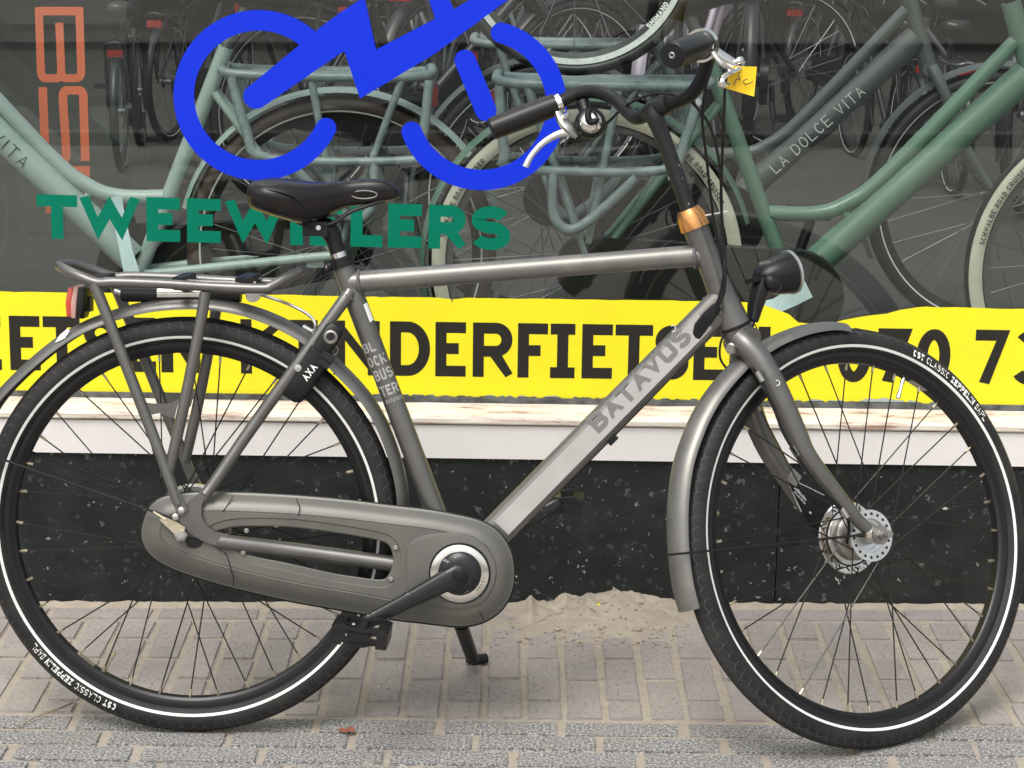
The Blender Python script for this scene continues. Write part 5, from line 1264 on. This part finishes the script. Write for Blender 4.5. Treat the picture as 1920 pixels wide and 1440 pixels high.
stock_bike('black bicycle behind the mint rack, angled to the right', (ATZ(560, 390, ZF).x, ATZ(560, 390, ZF).y, ZF), R(35), bgblack_m, 'black', 'diamond')
stock_bike('black bicycle with silver rack in the middle of the shop', (ATZ(800, 330, ZF).x, ATZ(800, 330, ZF).y, ZF), R(62), bgdark_m, 'black', 'diamond')
stock_bike('black step-through bicycle behind the hanging wheel', (ATZ(980, 300, ZF).x, ATZ(980, 300, ZF).y, ZF), R(20), bgblack_m, 'black', 'wave', True)
stock_bike('lilac step-through bicycle behind the grey handlebar stem', (ATZ(1240, 330, ZF).x, ATZ(1240, 330, ZF).y, ZF), R(70), lilac_m, 'black', 'wave')
stock_bike('black bicycle left of the dark grey frame, nearly end-on', (ATZ(1400, 300, ZF).x, ATZ(1400, 300, ZF).y, ZF), R(84), bgblack_m, 'black', 'diamond')
stock_bike('black bicycle seen end-on above the green frame tube', (ATZ(1700, 340, ZF).x, ATZ(1700, 340, ZF).y, ZF), R(98), bgblack_m, 'black', 'diamond', size=.64)
stock_bike('silver grey bicycle end-on beside the rightmost black one', (ATZ(1785, 365, ZF).x, ATZ(1785, 365, ZF).y, ZF), R(92), bggrey_m, 'black', 'diamond', size=.66)
stock_bike('black bicycle at the right edge behind the cream front wheel', (ATZ(1930, 400, ZF).x, ATZ(1930, 400, ZF).y, ZF), R(60), bgblack_m, 'black', 'diamond')
def foil(T, quads, y):
    bpy.context.view_layer.update(); iv = T.matrix_world.inverted(); q = MB(); vs = []
    for i, (a, b) in enumerate(quads): vs += [iv @ AT(*a, y+.006*math.sin(i*2.1)), iv @ AT(*b, y-.008*math.cos(i*1.7))]
    q.add(vs, [[2*i, 2*i+1, 2*i+3, 2*i+2] for i in range(len(quads)-1)]); q.build('wrapping_foil', foil_m, T, off=V3())
foil(MINT, [((206, 372), (228, 364)), ((208, 392), (232, 392)), ((216, 430), (240, 428)), ((224, 470), (248, 468)), ((232, 512), (262, 510))], 5.02)
foil(MINT, [((576, 484), (574, 502)), ((598, 480), (600, 502)), ((618, 474), (620, 500)), ((642, 466), (645, 496))], 5.05)
foil(GREEN, [((1424, 566), (1430, 590)), ((1450, 560), (1458, 588)), ((1482, 540), (1494, 572)), ((1506, 521), (1524, 557))], 4.80)
for lab, px, py, an, mm_, kd, sz in (
    ('black bicycle far back between the two blue rings', 700, 262, 48, bgblack_m, 'diamond', .8),
    ('dark bicycle far back under the hanging wheel', 900, 238, 118, bgdark_m, 'diamond', .8),
    ('black bicycle far back just right of the hanging wheel', 1130, 250, 75, bgblack_m, 'diamond', .8),
    ('black bicycle far back behind the yellow tag', 1500, 232, 66, bgblack_m, 'diamond', .75)):
    p = ATZ(px, py, ZF); stock_bike(lab, (p.x, p.y, ZF), R(an), mm_, 'black', kd, size=sz)
# road wheel hanging at the top of the window
hwY = 4.72; hcx = AT(1080, -95, hwY); LTy = V3((.12, 1, -.1)).normalized(); sc0 = 235/F*(hwY*math.cos(PITCH)+(CAMH-hcx.z)*math.sin(PITCH))
HW = thing('hanging_wheel', 'silver-rimmed road wheel with black tyre hanging at the top of the window', 'wheel', (hcx.x, hcx.y, hcx.z-sc0))
r0 = sc0-.0125
MB().lathe(hcx, LTy, [(r0+.0125*math.cos(R(f)), .0125*math.sin(R(f))) for f in range(0, 360, 30)], 110, closed=True).build('tyre', bgblack_m, HW)
MB().lathe(hcx, LTy, [(r0-.034, -.005), (r0-.034, .005), (r0-.022, .009), (r0-.022, -.009)], 110, closed=True).build('rim', bgblack_m, HW)
MB().lathe(hcx, LTy, [(r0-.022, -.0092), (r0-.022, .0092), (r0-.010, .0105), (r0-.010, -.0105)], 110, closed=True).build('brake_track', alloy_m, HW)
MB().lathe(hcx, LTy, [(r0-.0225, -.0092), (r0-.020, -.0098)], 90, ang=(R(180), R(270)), ref=V3((1, 0, 0))).build('rim_stripe', red_m, HW)
q = MB()
ux0 = V3((1, 0, 0)); ux0 = (ux0-ux0.dot(LTy)*LTy).normalized(); uy0 = LTy.cross(ux0); uy0 = uy0 if uy0.z > 0 else -uy0
for k in range(16):
    a = 2*math.pi*k/16; q.tube([hcx+LTy*(.02 if k % 2 else -.02), hcx+(math.cos(a)*ux0+math.sin(a)*uy0)*(r0-.03)], .001, 5, cap=False)
q.build('spokes', bggrey_m, HW)
MB().tube([hcx-LTy*.05, hcx+LTy*.05], .015, 14).build('hub', bgblack_m, HW)
q = MB(); ta = R(-46)
text(q, 'SHIMANO', .22, lambda x, y, l: hcx+(math.cos(ta+x*.05)*ux0+math.sin(ta+x*.05)*uy0)*(r0-.0225-.0105*y)-LTy*(.0093-.0034*y+.0003*l), .75, .16); q.build('rim_lettering', print_m, HW)
MB().tube([hcx+V3((0, .0, r0-.02)), V3((hcx.x, hcx.y, 3.28))], .004, 8).build('hanging_strap', bgblack_m, HW)
# clear partition with orange lettering standing behind the mint bicycle
PYY = 5.36
PT = thing('lettered_panel', 'upright clear panel with orange outline letters behind the mint bicycle', 'panel', (AT(110, 300, PYY).x, PYY, ZF))
pc_ = AT(112, 200, PYY); hwid = .16
MB().box(V3((pc_.x, PYY+.004, (ZF+1.5)/2)), V3((hwid, 0, 0)), V3((0, .003, 0)), V3((0, 0, (1.5-ZF)/2))).build('sheet', glass_m, PT)
MB().box(V3((pc_.x, PYY+.004, ZF+.012)), V3((hwid+.02, 0, 0)), V3((0, .06, 0)), V3((0, 0, .012))).build('foot', bggrey_m, PT)
def op(px, py, k=0): return AT(px, py, PYY-.0012-.0003*k)
def oribbon(P, t, k):
    q = MB(); V = ribbon(P, t, 0); vs = []
    for l, r_ in V: vs += [op(l.x, l.y, k), op(r_.x, r_.y, k)]
    q.add(vs, [[2*i, 2*i+1, 2*i+3, 2*i+2] for i in range(len(V)-1)]); return q
z1 = lambda L: [(a/3, b/3) for a, b in L]
q = oribbon(z1([(218, 62), (445, 62)]), 16, 0); q2 = [oribbon(z1(ch([(218, 40), (228, 350), (232, 440), (285, 440), (345, 440), (343, 350), (333, 128)])), 15, 1), oribbon(z1(ch([(343, 350), (345, 440), (400, 440), (458, 438), (455, 350), (446, 40)])), 15, 2)]
for x in q2: q.add(x.v, x.f)
q.build('letter', orange_m, PT)
oribbon(z1(ch([(480, 905), (470, 600), (468, 508), (412, 508), (352, 508), (356, 600), (370, 800), (375, 905), (315, 905), (258, 905), (252, 800), (240, 490)])), 16, 0).build('letter', orange_m, PT)
q = oribbon(z1([(243, 955), (505, 955)]), 14, 0)
for L in ([(262, 965), (275, 1200)], [(375, 965), (388, 1200)], [(485, 965), (495, 1200)]): x = oribbon(z1(L), 12, 1); q.add(x.v, x.f)
q.build('letter', orange_m, PT)

# ------------------------------------------------------------------ litter on the pavers
q = MB(); rnd = random.Random(5); c = GR(650, 1375); vs = [c+V3((0, 0, .007))]
for i in range(11):
    a = 2*math.pi*i/11; r_ = .011*rnd.uniform(.7, 1.25); vs.append(c+V3((r_*math.cos(a)*1.2, r_*math.sin(a), .003+rnd.uniform(0, .006))))
q.add(vs, [[0, i+1, (i+1) % 11+1] for i in range(11)]); lf = q.build('dry_leaf', leaf_m); tag(recenter(lf), 'crumpled reddish brown leaf on the grey pavers', 'leaf')
q = MB().tube(spline([GR(25, 1370, .003), GR(60, 1348, .005), GR(100, 1332, .004), GR(138, 1316, .003)], 5), [.0008, .0013, .0011], 6); tag(recenter(q.build('twig', twig_m)), 'thin bent brown twig lying left of the rear tyre', 'twig')
q = MB(); c = GR(1122, 1133, .03); q.add([c+V3((-.004, 0, 0)), c+V3((.001, -.002, .003)), c+V3((.005, 0, .001)), c+V3((0, -.003, -.002))], [[0, 1, 2, 3]]); tag(recenter(q.build('paper_scrap', yellow_m)), 'tiny yellow scrap lying in the sand', 'scrap')
